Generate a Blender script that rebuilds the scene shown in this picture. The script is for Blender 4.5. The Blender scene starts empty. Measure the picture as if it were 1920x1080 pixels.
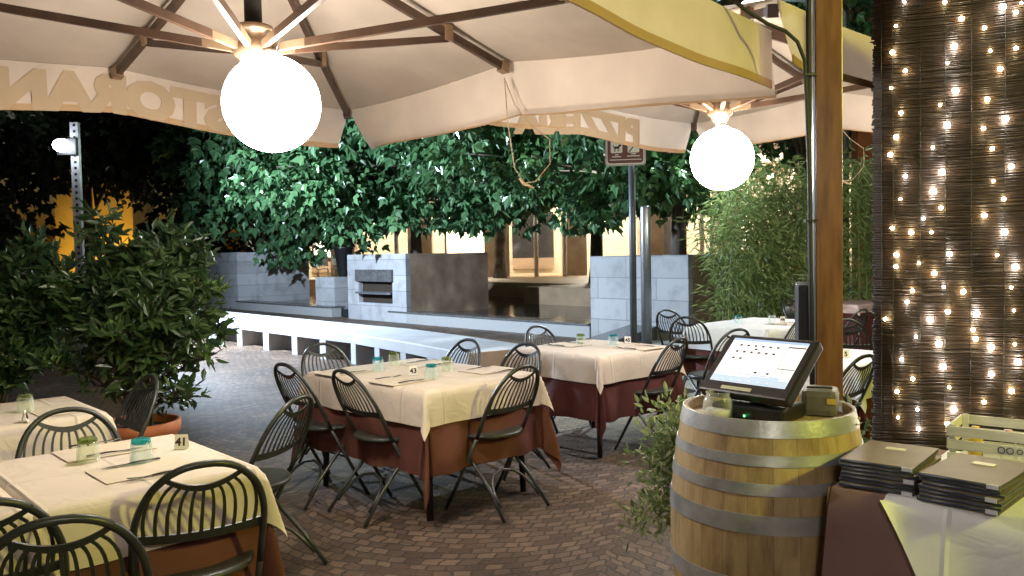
import bpy, bmesh, math, random
import numpy as np
from mathutils import Vector, Matrix
R = math.radians
random.seed(7); RNG = np.random.default_rng(11)
scene = bpy.context.scene
COL = scene.collection

# ------------------------------------------------------------------ camera, world, exposure
cam_d = bpy.data.cameras.new("Camera")
cam = bpy.data.objects.new("Camera", cam_d); COL.objects.link(cam)
cam_d.sensor_width = 36; cam_d.lens = 36 * 1550 / 1920
cam_d.clip_start = 0.05; cam_d.clip_end = 600
_p, _r = R(2.3), R(1.0)
_f = Vector((0, math.cos(_p), -math.sin(_p)))
_r0 = Vector((1, 0, 0)); _u0 = Vector((0, math.sin(_p), math.cos(_p)))
_cr = _r0 * math.cos(_r) - _u0 * math.sin(_r); _cu = _u0 * math.cos(_r) + _r0 * math.sin(_r)
cam.matrix_world = Matrix(((_cr.x, _cu.x, -_f.x, 0), (_cr.y, _cu.y, -_f.y, 0), (_cr.z, _cu.z, -_f.z, 1.5), (0, 0, 0, 1)))
scene.camera = cam

world = bpy.data.worlds.new("World"); scene.world = world; world.use_nodes = True
nt = world.node_tree; bg = nt.nodes['Background']
sky = nt.nodes.new('ShaderNodeTexSky'); sky.sky_type = 'NISHITA'; sky.sun_disc = False
sky.sun_elevation = R(-2.2); sky.sun_rotation = R(20)
nt.links.new(sky.outputs[0], bg.inputs[0]); bg.inputs[1].default_value = 0.15
scene.view_settings.view_transform = 'Standard'; scene.view_settings.look = 'None'
scene.view_settings.exposure = 0.55; scene.view_settings.gamma = 1.0
scene.cycles.max_bounces = 6; scene.cycles.transparent_max_bounces = 24
scene.cycles.caustics_refractive = False; scene.cycles.caustics_reflective = False
scene.cycles.sample_clamp_indirect = 4.0

# light levels, from lamps of the place and from added fill lamps
L_GLOBE = 46.0          # white globe lanterns
L_STREET = 4600.0       # cool lamp head on the perforated post
L_STREET_B = 3000.0     # second cool lamp above the trees
L_ARCADE = 400.0         # warm arcade ceiling lamps and the added wall lamps
L_FAIRY = 75.0
L_ASSUMED = 400.0           # assumed yellow lantern, unseen, to the right of the camera

# ------------------------------------------------------------------ materials
def newmat(name):
    m = bpy.data.materials.new(name); m.use_nodes = True
    return m, m.node_tree.nodes, m.node_tree.links, m.node_tree.nodes['Principled BSDF']

def pm(name, c, rough=0.6, metal=0.0, var=0.15, scale=6.0, bump=0.0, bscale=60.0, c2=None, spec=0.5, stretch=(1, 1, 1)):
    m, N, L, b = newmat(name)
    tc = N.new('ShaderNodeTexCoord'); mp = N.new('ShaderNodeMapping'); L.new(tc.outputs['Object'], mp.inputs[0])
    mp.inputs['Scale'].default_value = stretch
    n = N.new('ShaderNodeTexNoise'); n.inputs['Scale'].default_value = scale; n.inputs['Detail'].default_value = 6
    L.new(mp.outputs[0], n.inputs['Vector'])
    r = N.new('ShaderNodeValToRGB'); L.new(n.outputs['Fac'], r.inputs[0])
    r.color_ramp.elements[0].position = .3; r.color_ramp.elements[1].position = .7
    if c2 is None:
        a = [max(0, x * (1 - var)) for x in c]; d = [min(1, x * (1 + var)) for x in c]
    else: a, d = c, c2
    r.color_ramp.elements[0].color = (*a, 1); r.color_ramp.elements[1].color = (*d, 1)
    L.new(r.outputs[0], b.inputs['Base Color'])
    b.inputs['Roughness'].default_value = rough; b.inputs['Metallic'].default_value = metal
    b.inputs['Specular IOR Level'].default_value = spec
    if bump:
        n2 = N.new('ShaderNodeTexNoise'); n2.inputs['Scale'].default_value = bscale; n2.inputs['Detail'].default_value = 4
        L.new(mp.outputs[0], n2.inputs['Vector'])
        bp = N.new('ShaderNodeBump'); bp.inputs['Strength'].default_value = bump; bp.inputs['Distance'].default_value = .01
        L.new(n2.outputs['Fac'], bp.inputs['Height']); L.new(bp.outputs[0], b.inputs['Normal'])
    return m

def emit(name, c, s):
    m, N, L, b = newmat(name)
    b.inputs['Base Color'].default_value = (*[min(.9, x) for x in c], 1)
    b.inputs['Emission Color'].default_value = (*c, 1); b.inputs['Emission Strength'].default_value = s
    return m

def leafmat(name, c1, c2, rough=.35, trans=.3, spec=.5):
    m, N, L, b = newmat(name)
    g = N.new('ShaderNodeNewGeometry'); r = N.new('ShaderNodeValToRGB')
    L.new(g.outputs['Random Per Island'], r.inputs[0])
    r.color_ramp.elements[0].color = (*c1, 1); r.color_ramp.elements[1].color = (*c2, 1)
    L.new(r.outputs[0], b.inputs['Base Color']); b.inputs['Roughness'].default_value = rough
    b.inputs['Specular IOR Level'].default_value = spec
    t = N.new('ShaderNodeBsdfTranslucent'); L.new(r.outputs[0], t.inputs[0])
    mx = N.new('ShaderNodeMixShader'); mx.inputs[0].default_value = trans
    L.new(b.outputs[0], mx.inputs[1]); L.new(t.outputs[0], mx.inputs[2])
    L.new(mx.outputs[0], N['Material Output'].inputs[0])
    return m

def clothmat(name, c, trans=0.0, weave=900, bump=.12, var=.06, wr=0.0, crease=0.0):
    m, N, L, b = newmat(name)
    tc = N.new('ShaderNodeTexCoord')
    n = N.new('ShaderNodeTexNoise'); n.inputs['Scale'].default_value = 2.2; n.inputs['Detail'].default_value = 5
    L.new(tc.outputs['Object'], n.inputs['Vector'])
    r = N.new('ShaderNodeValToRGB'); L.new(n.outputs['Fac'], r.inputs[0])
    r.color_ramp.elements[0].position = .3; r.color_ramp.elements[1].position = .72
    r.color_ramp.elements[0].color = (*[x * (1 - var) for x in c], 1); r.color_ramp.elements[1].color = (*[min(1, x * (1 + var)) for x in c], 1)
    L.new(r.outputs[0], b.inputs['Base Color']); b.inputs['Roughness'].default_value = .85
    b.inputs['Specular IOR Level'].default_value = .15
    v = N.new('ShaderNodeTexNoise'); v.inputs['Scale'].default_value = weave; L.new(tc.outputs['Object'], v.inputs['Vector'])
    bp = N.new('ShaderNodeBump'); bp.inputs['Strength'].default_value = bump; bp.inputs['Distance'].default_value = .002
    L.new(v.outputs['Fac'], bp.inputs['Height'])
    if crease:
        sp = N.new('ShaderNodeSeparateXYZ'); L.new(tc.outputs['Object'], sp.inputs[0]); hs = []
        for ax, pe in ((0, .17), (1, .215)):
            pp_ = N.new('ShaderNodeMath'); pp_.operation = 'PINGPONG'; pp_.inputs[1].default_value = pe; L.new(sp.outputs[ax], pp_.inputs[0])
            mr_ = N.new('ShaderNodeMapRange'); mr_.inputs[1].default_value = 0; mr_.inputs[2].default_value = .012; mr_.inputs[3].default_value = 1; mr_.inputs[4].default_value = 0
            L.new(pp_.outputs[0], mr_.inputs[0]); hs.append(mr_.outputs[0])
        mxx = N.new('ShaderNodeMath'); mxx.operation = 'MAXIMUM'; L.new(hs[0], mxx.inputs[0]); L.new(hs[1], mxx.inputs[1])
        b3 = N.new('ShaderNodeBump'); b3.inputs['Strength'].default_value = crease; b3.inputs['Distance'].default_value = .006; L.new(mxx.outputs[0], b3.inputs['Height'])
        L.new(b3.outputs[0], bp.inputs['Normal'])
    if wr:
        w = N.new('ShaderNodeTexNoise'); w.inputs['Scale'].default_value = 5; w.inputs['Detail'].default_value = 3; w.inputs['Distortion'].default_value = 1.2
        L.new(tc.outputs['Object'], w.inputs['Vector'])
        b2 = N.new('ShaderNodeBump'); b2.inputs['Strength'].default_value = wr; b2.inputs['Distance'].default_value = .03
        L.new(w.outputs['Fac'], b2.inputs['Height']); L.new(bp.outputs[0], b2.inputs['Normal']); L.new(b2.outputs[0], b.inputs['Normal'])
    else: L.new(bp.outputs[0], b.inputs['Normal'])
    if trans:
        t = N.new('ShaderNodeBsdfTranslucent'); L.new(r.outputs[0], t.inputs[0])
        mx = N.new('ShaderNodeMixShader'); mx.inputs[0].default_value = trans
        L.new(b.outputs[0], mx.inputs[1]); L.new(t.outputs[0], mx.inputs[2]); L.new(mx.outputs[0], N['Material Output'].inputs[0])
    return m

def blockmat(name, c1, c2, mort, bw, bh, rough=.75, dirt=(.2, .15, .1), dirtamt=.35, msize=.012):
    """stone blocks; object coordinates x+y runs along every side of a box turned to its own axes"""
    m, N, L, b = newmat(name)
    tc = N.new('ShaderNodeTexCoord'); sp = N.new('ShaderNodeSeparateXYZ'); L.new(tc.outputs['Object'], sp.inputs[0])
    ad = N.new('ShaderNodeMath'); ad.operation = 'ADD'; L.new(sp.outputs[0], ad.inputs[0]); L.new(sp.outputs[1], ad.inputs[1])
    cb = N.new('ShaderNodeCombineXYZ'); L.new(ad.outputs[0], cb.inputs[0]); L.new(sp.outputs[2], cb.inputs[1])
    br = N.new('ShaderNodeTexBrick'); L.new(cb.outputs[0], br.inputs['Vector'])
    br.inputs['Scale'].default_value = 1; br.inputs['Brick Width'].default_value = bw; br.inputs['Row Height'].default_value = bh
    br.inputs['Mortar Size'].default_value = msize; br.inputs['Color1'].default_value = (*c1, 1); br.inputs['Color2'].default_value = (*c2, 1)
    br.inputs['Mortar'].default_value = (*mort, 1)
    n = N.new('ShaderNodeTexNoise'); n.inputs['Scale'].default_value = 2.5; n.inputs['Detail'].default_value = 9; n.inputs['Roughness'].default_value = .65
    L.new(tc.outputs['Object'], n.inputs['Vector'])
    mr = N.new('ShaderNodeMapRange'); mr.inputs[1].default_value = .48; mr.inputs[2].default_value = .75; mr.inputs[3].default_value = 0; mr.inputs[4].default_value = dirtamt
    L.new(n.outputs['Fac'], mr.inputs[0])
    mx = N.new('ShaderNodeMix'); mx.data_type = 'RGBA'; L.new(mr.outputs[0], mx.inputs[0]); L.new(br.outputs[0], mx.inputs[6]); mx.inputs[7].default_value = (*dirt, 1)
    L.new(mx.outputs[2], b.inputs['Base Color']); b.inputs['Roughness'].default_value = rough
    bp = N.new('ShaderNodeBump'); bp.inputs['Strength'].default_value = .4; bp.inputs['Distance'].default_value = .01; bp.invert = True
    L.new(br.outputs['Fac'], bp.inputs['Height']); L.new(bp.outputs[0], b.inputs['Normal'])
    return m

def cobblemat():
    m, N, L, b = newmat('porphyry_setts')
    def mth(op, a, bb=None):
        k = N.new('ShaderNodeMath'); k.operation = op
        for i, v in enumerate((a, bb)):
            if v is None: continue
            if isinstance(v, (int, float)): k.inputs[i].default_value = v
            else: L.new(v, k.inputs[i])
        return k.outputs[0]
    tc = N.new('ShaderNodeTexCoord'); mp = N.new('ShaderNodeMapping'); L.new(tc.outputs['Object'], mp.inputs[0])
    mp.inputs['Rotation'].default_value = (0, 0, R(14)); mp.inputs['Location'].default_value = (.55, .0, 0)
    wn = N.new('ShaderNodeTexNoise'); wn.inputs['Scale'].default_value = 6.0; wn.inputs['Detail'].default_value = 2; L.new(mp.outputs[0], wn.inputs['Vector'])
    sp = N.new('ShaderNodeSeparateXYZ'); L.new(mp.outputs[0], sp.inputs[0])
    W, RR = 1.9, 1.35
    wob = mth('MULTIPLY', mth('SUBTRACT', wn.outputs['Fac'], .5), .075)
    x = mth('ADD', sp.outputs[0], wob)
    xm = mth('SUBTRACT', mth('MULTIPLY', mth('FRACT', mth('DIVIDE', x, W)), W), W / 2)
    arc = mth('SQRT', mth('SUBTRACT', RR * RR, mth('MULTIPLY', xm, xm)))
    v = mth('ADD', mth('ADD', sp.outputs[1], arc), wob)
    th = mth('MULTIPLY', mth('ARCSINE', mth('DIVIDE', xm, RR)), RR)
    cell = mth('MULTIPLY', mth('FLOOR', mth('DIVIDE', x, W)), 3.77)
    cb = N.new('ShaderNodeCombineXYZ'); L.new(mth('ADD', th, cell), cb.inputs[0]); L.new(v, cb.inputs[1])
    br = N.new('ShaderNodeTexBrick'); L.new(cb.outputs[0], br.inputs['Vector']); br.inputs['Scale'].default_value = 1
    br.inputs['Brick Width'].default_value = .092; br.inputs['Row Height'].default_value = .076
    br.inputs['Mortar Size'].default_value = .008; br.inputs['Mortar Smooth'].default_value = .35; br.inputs['Bias'].default_value = -.1
    br.inputs['Color1'].default_value = (.085, .056, .040, 1); br.inputs['Color2'].default_value = (.205, .144, .102, 1); br.inputs['Mortar'].default_value = (.062, .046, .034, 1)
    n = N.new('ShaderNodeTexNoise'); n.inputs['Scale'].default_value = 1.1; n.inputs['Detail'].default_value = 8; L.new(tc.outputs['Object'], n.inputs['Vector'])
    r = N.new('ShaderNodeValToRGB'); L.new(n.outputs['Fac'], r.inputs[0]); r.color_ramp.elements[0].position = .3; r.color_ramp.elements[1].position = .7
    r.color_ramp.elements[0].color = (.55, .55, .56, 1); r.color_ramp.elements[1].color = (1.3, 1.24, 1.18, 1)
    mx = N.new('ShaderNodeMix'); mx.data_type = 'RGBA'; mx.blend_type = 'MULTIPLY'; mx.inputs[0].default_value = 1
    L.new(br.outputs[0], mx.inputs[6]); L.new(r.outputs[0], mx.inputs[7]); L.new(mx.outputs[2], b.inputs['Base Color'])
    n3 = N.new('ShaderNodeTexNoise'); n3.inputs['Scale'].default_value = 45; n3.inputs['Detail'].default_value = 3; L.new(tc.outputs['Object'], n3.inputs['Vector'])
    hh = mth('ADD', mth('MULTIPLY', br.outputs['Fac'], -1.0), mth('MULTIPLY', n3.outputs['Fac'], .5))
    bp = N.new('ShaderNodeBump'); bp.inputs['Strength'].default_value = .6; bp.inputs['Distance'].default_value = .010
    L.new(hh, bp.inputs['Height']); L.new(bp.outputs[0], b.inputs['Normal'])
    b.inputs['Roughness'].default_value = .55; b.inputs['Specular IOR Level'].default_value = .4
    return m

def barrelmat():
    m, N, L, b = newmat('oak_staves')
    tc = N.new('ShaderNodeTexCoord'); sp = N.new('ShaderNodeSeparateXYZ'); L.new(tc.outputs['Object'], sp.inputs[0])
    at = N.new('ShaderNodeMath'); at.operation = 'ARCTAN2'; L.new(sp.outputs[0], at.inputs[0]); L.new(sp.outputs[1], at.inputs[1])
    mu = N.new('ShaderNodeMath'); mu.operation = 'MULTIPLY'; mu.inputs[1].default_value = 26 / (2 * math.pi); L.new(at.outputs[0], mu.inputs[0])
    fl = N.new('ShaderNodeMath'); fl.operation = 'FLOOR'; L.new(mu.outputs[0], fl.inputs[0])
    fr = N.new('ShaderNodeMath'); fr.operation = 'FRACT'; L.new(mu.outputs[0], fr.inputs[0])
    wn = N.new('ShaderNodeTexWhiteNoise'); wn.noise_dimensions = '1D'; L.new(fl.outputs[0], wn.inputs['W'])
    mp = N.new('ShaderNodeMapping'); mp.inputs['Scale'].default_value = (9, 9, 1.6); L.new(tc.outputs['Object'], mp.inputs[0])
    n = N.new('ShaderNodeTexNoise'); n.inputs['Scale'].default_value = 3; n.inputs['Detail'].default_value = 8; n.inputs['Roughness'].default_value = .7; L.new(mp.outputs[0], n.inputs['Vector'])
    av = N.new('ShaderNodeMath'); av.operation = 'MULTIPLY_ADD'; av.inputs[1].default_value = .16; L.new(wn.outputs[0], av.inputs[0])
    sc = N.new('ShaderNodeMath'); sc.operation = 'MULTIPLY'; sc.inputs[1].default_value = .75; L.new(n.outputs['Fac'], sc.inputs[0]); L.new(sc.outputs[0], av.inputs[2])
    r = N.new('ShaderNodeValToRGB'); L.new(av.outputs[0], r.inputs[0])
    e = r.color_ramp.elements; e[0].position = .25; e[0].color = (.25, .155, .065, 1); e[1].position = .75; e[1].color = (.53, .41, .21, 1)
    k = e.new(.48); k.color = (.42, .295, .135, 1)
    # dark damp stains creeping from under the hoops
    n2 = N.new('ShaderNodeTexNoise'); n2.inputs['Scale'].default_value = 5; n2.inputs['Detail'].default_value = 7
    mp2 = N.new('ShaderNodeMapping'); mp2.inputs['Scale'].default_value = (2.4, 2.4, .8); L.new(tc.outputs['Object'], mp2.inputs[0]); L.new(mp2.outputs[0], n2.inputs['Vector'])
    mr = N.new('ShaderNodeMapRange'); mr.inputs[1].default_value = .55; mr.inputs[2].default_value = .72; mr.inputs[3].default_value = 0; mr.inputs[4].default_value = .6; L.new(n2.outputs['Fac'], mr.inputs[0])
    mx = N.new('ShaderNodeMix'); mx.data_type = 'RGBA'; L.new(mr.outputs[0], mx.inputs[0]); L.new(r.outputs[0], mx.inputs[6]); mx.inputs[7].default_value = (.11, .06, .03, 1)
    gp = N.new('ShaderNodeMath'); gp.operation = 'COMPARE'; gp.inputs[1].default_value = 0; gp.inputs[2].default_value = .012; L.new(fr.outputs[0], gp.inputs[0])
    m2 = N.new('ShaderNodeMix'); m2.data_type = 'RGBA'; L.new(gp.outputs[0], m2.inputs[0]); L.new(mx.outputs[2], m2.inputs[6]); m2.inputs[7].default_value = (.06, .035, .02, 1)
    L.new(m2.outputs[2], b.inputs['Base Color']); b.inputs['Roughness'].default_value = .6
    bp = N.new('ShaderNodeBump'); bp.inputs['Strength'].default_value = .35; bp.inputs['Distance'].default_value = .004
    L.new(av.outputs[0], bp.inputs['Height']); L.new(bp.outputs[0], b.inputs['Normal'])
    return m

def watermat():
    m, N, L, b = newmat('dark_water')
    b.inputs['Base Color'].default_value = (.012, .016, .018, 1); b.inputs['Roughness'].default_value = .04
    b.inputs['IOR'].default_value = 1.33
    tc = N.new('ShaderNodeTexCoord'); n = N.new('ShaderNodeTexNoise'); n.inputs['Scale'].default_value = 5; n.inputs['Detail'].default_value = 3
    L.new(tc.outputs['Object'], n.inputs['Vector'])
    bp = N.new('ShaderNodeBump'); bp.inputs['Strength'].default_value = .25; bp.inputs['Distance'].default_value = .03
    L.new(n.outputs['Fac'], bp.inputs['Height']); L.new(bp.outputs[0], b.inputs['Normal'])
    return m

def glassmat(name, c):
    m, N, L, b = newmat(name)
    tr = N.new('ShaderNodeBsdfTransparent'); tr.inputs[0].default_value = (*c, 1)
    b.inputs['Base Color'].default_value = (*c, 1); b.inputs['Roughness'].default_value = .08; b.inputs['Specular IOR Level'].default_value = 1.0
    lw = N.new('ShaderNodeLayerWeight'); lw.inputs[0].default_value = .35
    mr = N.new('ShaderNodeMapRange'); mr.inputs[3].default_value = .05; mr.inputs[4].default_value = .5; L.new(lw.outputs['Facing'], mr.inputs[0])
    mx = N.new('ShaderNodeMixShader'); L.new(mr.outputs[0], mx.inputs[0]); L.new(tr.outputs[0], mx.inputs[1]); L.new(b.outputs[0], mx.inputs[2])
    L.new(mx.outputs[0], N['Material Output'].inputs[0])
    return m

M = dict(
    cobble=cobblemat(), barrel=barrelmat(), water=watermat(),
    chair=pm('dark_painted_steel', (.045, .047, .044), .36, .35, .25, 20, spec=.6),
    seat=pm('dark_seat_steel', (.05, .052, .047), .40, .3, .3, 14, spec=.5),
    cream=clothmat('cream_tablecloth', (.66, .56, .46), wr=.3, crease=.7),
    brown=clothmat('brown_undercloth', (.13, .050, .036), wr=.2, var=.12),
    wine=clothmat('wine_undercloth', (.10, .034, .030), wr=.2, var=.12),
    pink=clothmat('pinkish_cloth', (.52, .38, .36)),
    white=clothmat('white_topper', (.74, .74, .73), wr=.3, crease=.6),
    mauve=clothmat('mauve_undercloth', (.19, .115, .10), wr=.2, var=.12),
    canopy=clothmat('cream_canvas', (.62, .51, .41), trans=.22, weave=500, wr=.2, var=.13),
    letter=clothmat('canvas_letters', (.49, .37, .24), trans=.25, weave=500),
    hemtape=clothmat('tan_hem_tape', (.47, .31, .17), trans=.15, weave=500),
    wood=pm('reddish_wood', (.080, .042, .024), .45, 0, .35, 8, .1, 40, stretch=(1, 1, 1)),
    post=pm('varnished_post_wood', (.12, .050, .024), .28, 0, .25, 5, .05, 60, c2=(.27, .125, .055), stretch=(6, 6, .8)),
    black=pm('black_plastic', (.012, .012, .013), .4, 0, .2, 30),
    rubber=pm('black_rubber', (.015, .015, .015), .6),
    iron=pm('dark_iron', (.03, .028, .026), .45, .6),
    brass=pm('aged_hub_metal', (.30, .20, .12), .4, .5),
    globe=emit('globe_lamp_light', (1.0, .93, .84), L_GLOBE),
    street=emit('cool_lamp_light', (.80, .90, 1.0), 30),
    street2=emit('cool_lamp_light_high', (.85, 1.0, .97), 30),
    fairy=emit('warm_fairy_light', (1.0, .78, .45), L_FAIRY),
    fairy2=emit('white_fairy_light', (1.0, .90, .80), L_FAIRY * 1.2),
    assumed_yellow=emit('assumed_lantern_light', (.90, .88, .13), L_ASSUMED),
    arcade=emit('warm_arcade_light', (1.0, .92, .76), L_ARCADE),
    hoop=pm('galvanised_hoop', (.34, .35, .35), .40, .6, .3, 9, .15, 50, c2=(.58, .59, .57)),
    rivet=pm('bright_rivet', (.75, .72, .6), .3, .9),
    reed=pm('dark_reeds', (.016, .010, .006), .40, 0, .5, 40, c2=(.056, .034, .019), stretch=(.4, .4, 3), spec=.5),
    wire=pm('green_wire', (.012, .018, .010), .5),
    terracotta=pm('terracotta', (.42, .13, .055), .75, 0, .2, 6, .2, 60),
    soil=pm('potting_soil', (.03, .02, .012), .9, 0, .4, 30, .5, 50),
    bark=pm('grey_bark', (.10, .08, .06), .85, 0, .4, 5, .6, 30, stretch=(1, 1, .35)),
    planebark=pm('mottled_plane_bark', (.05, .045, .035), .85, 0, .4, 3, .4, 30, c2=(.36, .33, .27)),
    stem=pm('shrub_stem', (.07, .05, .03), .8, 0, .3, 20),
    shrubleaf=leafmat('laurel_leaf', (.022, .050, .018), (.085, .135, .048), .34, .3),
    shrubtip=leafmat('laurel_young_leaf', (.10, .19, .04), (.17, .28, .06), .4, .35),
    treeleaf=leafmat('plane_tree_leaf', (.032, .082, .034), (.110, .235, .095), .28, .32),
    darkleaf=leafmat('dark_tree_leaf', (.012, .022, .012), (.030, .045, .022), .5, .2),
    bamboo=leafmat('bamboo_leaf', (.13, .20, .065), (.34, .43, .16), .45, .45),
    culm=pm('bamboo_culm', (.13, .17, .05), .5),
    ivy=leafmat('variegated_leaf', (.10, .18, .045), (.42, .46, .22), .4, .3),
    marble=blockmat('white_stone_blocks', (.31, .315, .325), (.38, .385, .395), (.23, .23, .235), 1.25, .36, dirt=(.16, .155, .15), dirtamt=.75, msize=.009),
    granite=pm('speckled_granite', (.22, .22, .22), .6, 0, .3, 120, .1, 120, c2=(.36, .36, .35)),
    wetstone=pm('wet_dark_stone', (.09, .09, .09), .22, 0, .3, 10, .1, 60),
    bench=pm('white_concrete', (.40, .405, .415), .75, 0, .12, 2.2, .15, 80, c2=(.50, .505, .51)),
    bronze=pm('brown_concrete', (.26, .17, .11), .7, 0, .3, 2.5, .2, 40, c2=(.46, .34, .25)),  # browner tone for the planter side walls
    platform=pm('warm_paving', (.34, .24, .15), .5, 0, .2, 2),
    ochre=pm('ochre_plaster', (.54, .49, .36), .85, 0, .12, 1.2),
    orange=pm('orange_stone', (.44, .33, .23), .7, 0, .2, 2),
    palestone=pm('pale_stone', (.60, .52, .40), .7, 0, .15, 2),
    facade=pm('upper_facade', (.28, .20, .13), .85, 0, .2, 1),
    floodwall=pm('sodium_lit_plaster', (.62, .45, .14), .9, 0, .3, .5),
    glassdark=pm('shop_glass', (.03, .03, .03), .08),
    shoplit=emit('lit_shop_window', (1.0, .88, .66), 1.6),
    steel=pm('brushed_steel', (.42, .44, .47), .32, .8, .1, 30),
    polegrey=pm('grey_pole_paint', (.11, .12, .13), .45, .4),
    galv=pm('galvanised_post', (.45, .45, .47), .5, .5, .2, 8),
    whitemetal=pm('white_painted_metal', (.7, .7, .7), .5),
    signbrown=pm('brown_sign_face', (.15, .05, .058), .5, 0, .03),
    signwhite=pm('white_sign_paint', (.75, .75, .75), .5, 0, .03),
    signback=pm('grey_sign_rim', (.38, .38, .40), .5, .3, .05),
    bin=pm('black_bin_metal', (.012, .012, .013), .5, .3),
    paper=pm('beige_paper_mat', (.62, .52, .40), .85, 0, .06, 12),
    card=pm('cream_card', (.80, .77, .70), .7, 0, .03),
    ink=pm('dark_ink', (.05, .02, .015), .7),
    cutlery=pm('cutlery_steel', (.55, .55, .55), .22, .9),
    glass_teal=glassmat('teal_glass', (.93, .97, .97)),
    glass_green=glassmat('green_glass', (.95, .97, .93)),
    glass_clear=glassmat('clear_glass', (.94, .95, .94)),
    teal_base=glassmat('deep_teal_glass_base', (.12, .55, .58)),
    green_base=glassmat('olive_glass_base', (.45, .52, .25)),
    menu=pm('dark_menu_cover', (.165, .125, .065), .5, 0, .15, 8, .15, 500),
    menuedge=pm('navy_menu_edge', (.030, .042, .070), .4, 0, .3, 60),
    menulabel=pm('pale_menu_plate', (.62, .58, .38), .45, 0, .05),
    corner=pm('clear_corner_plastic', (.60, .60, .66), .25),
    crate=pm('whitewashed_crate', (.62, .60, .56), .7, 0, .12, 10, .15, 60, stretch=(1, 8, 8)),
    cratemark=pm('black_stencil', (.03, .03, .03), .7),
    yellowp=pm('yellow_packet', (.60, .42, .06), .5),
    pink2=pm('pink_cap', (.6, .4, .4), .5),
    screen=emit('terminal_screen', (.95, .91, .97), .44),
    screenblue=emit('terminal_toolbar', (.40, .55, .85), .36),
    screengrey=emit('terminal_keys', (.55, .68, .90), .34),
    screenwhite=emit('terminal_buttons', (1, 1, 1), .55),
    screenink=pm('terminal_marks', (.05, .05, .06), .5),
    plate=pm('pale_name_plate', (.50, .48, .34), .45),
    led=emit('green_led', (.1, 1.0, .2), 6),
    rope=pm('beige_rope', (.45, .33, .20), .85),
    towel=pm('grey_packet', (.13, .12, .09), .55, 0, .3, 12),
    plank=pm('weathered_plank', (.45, .42, .36), .8, 0, .25, 10),
    whiteplastic=pm('white_plastic_chair', (.8, .78, .72), .5),
)

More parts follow.
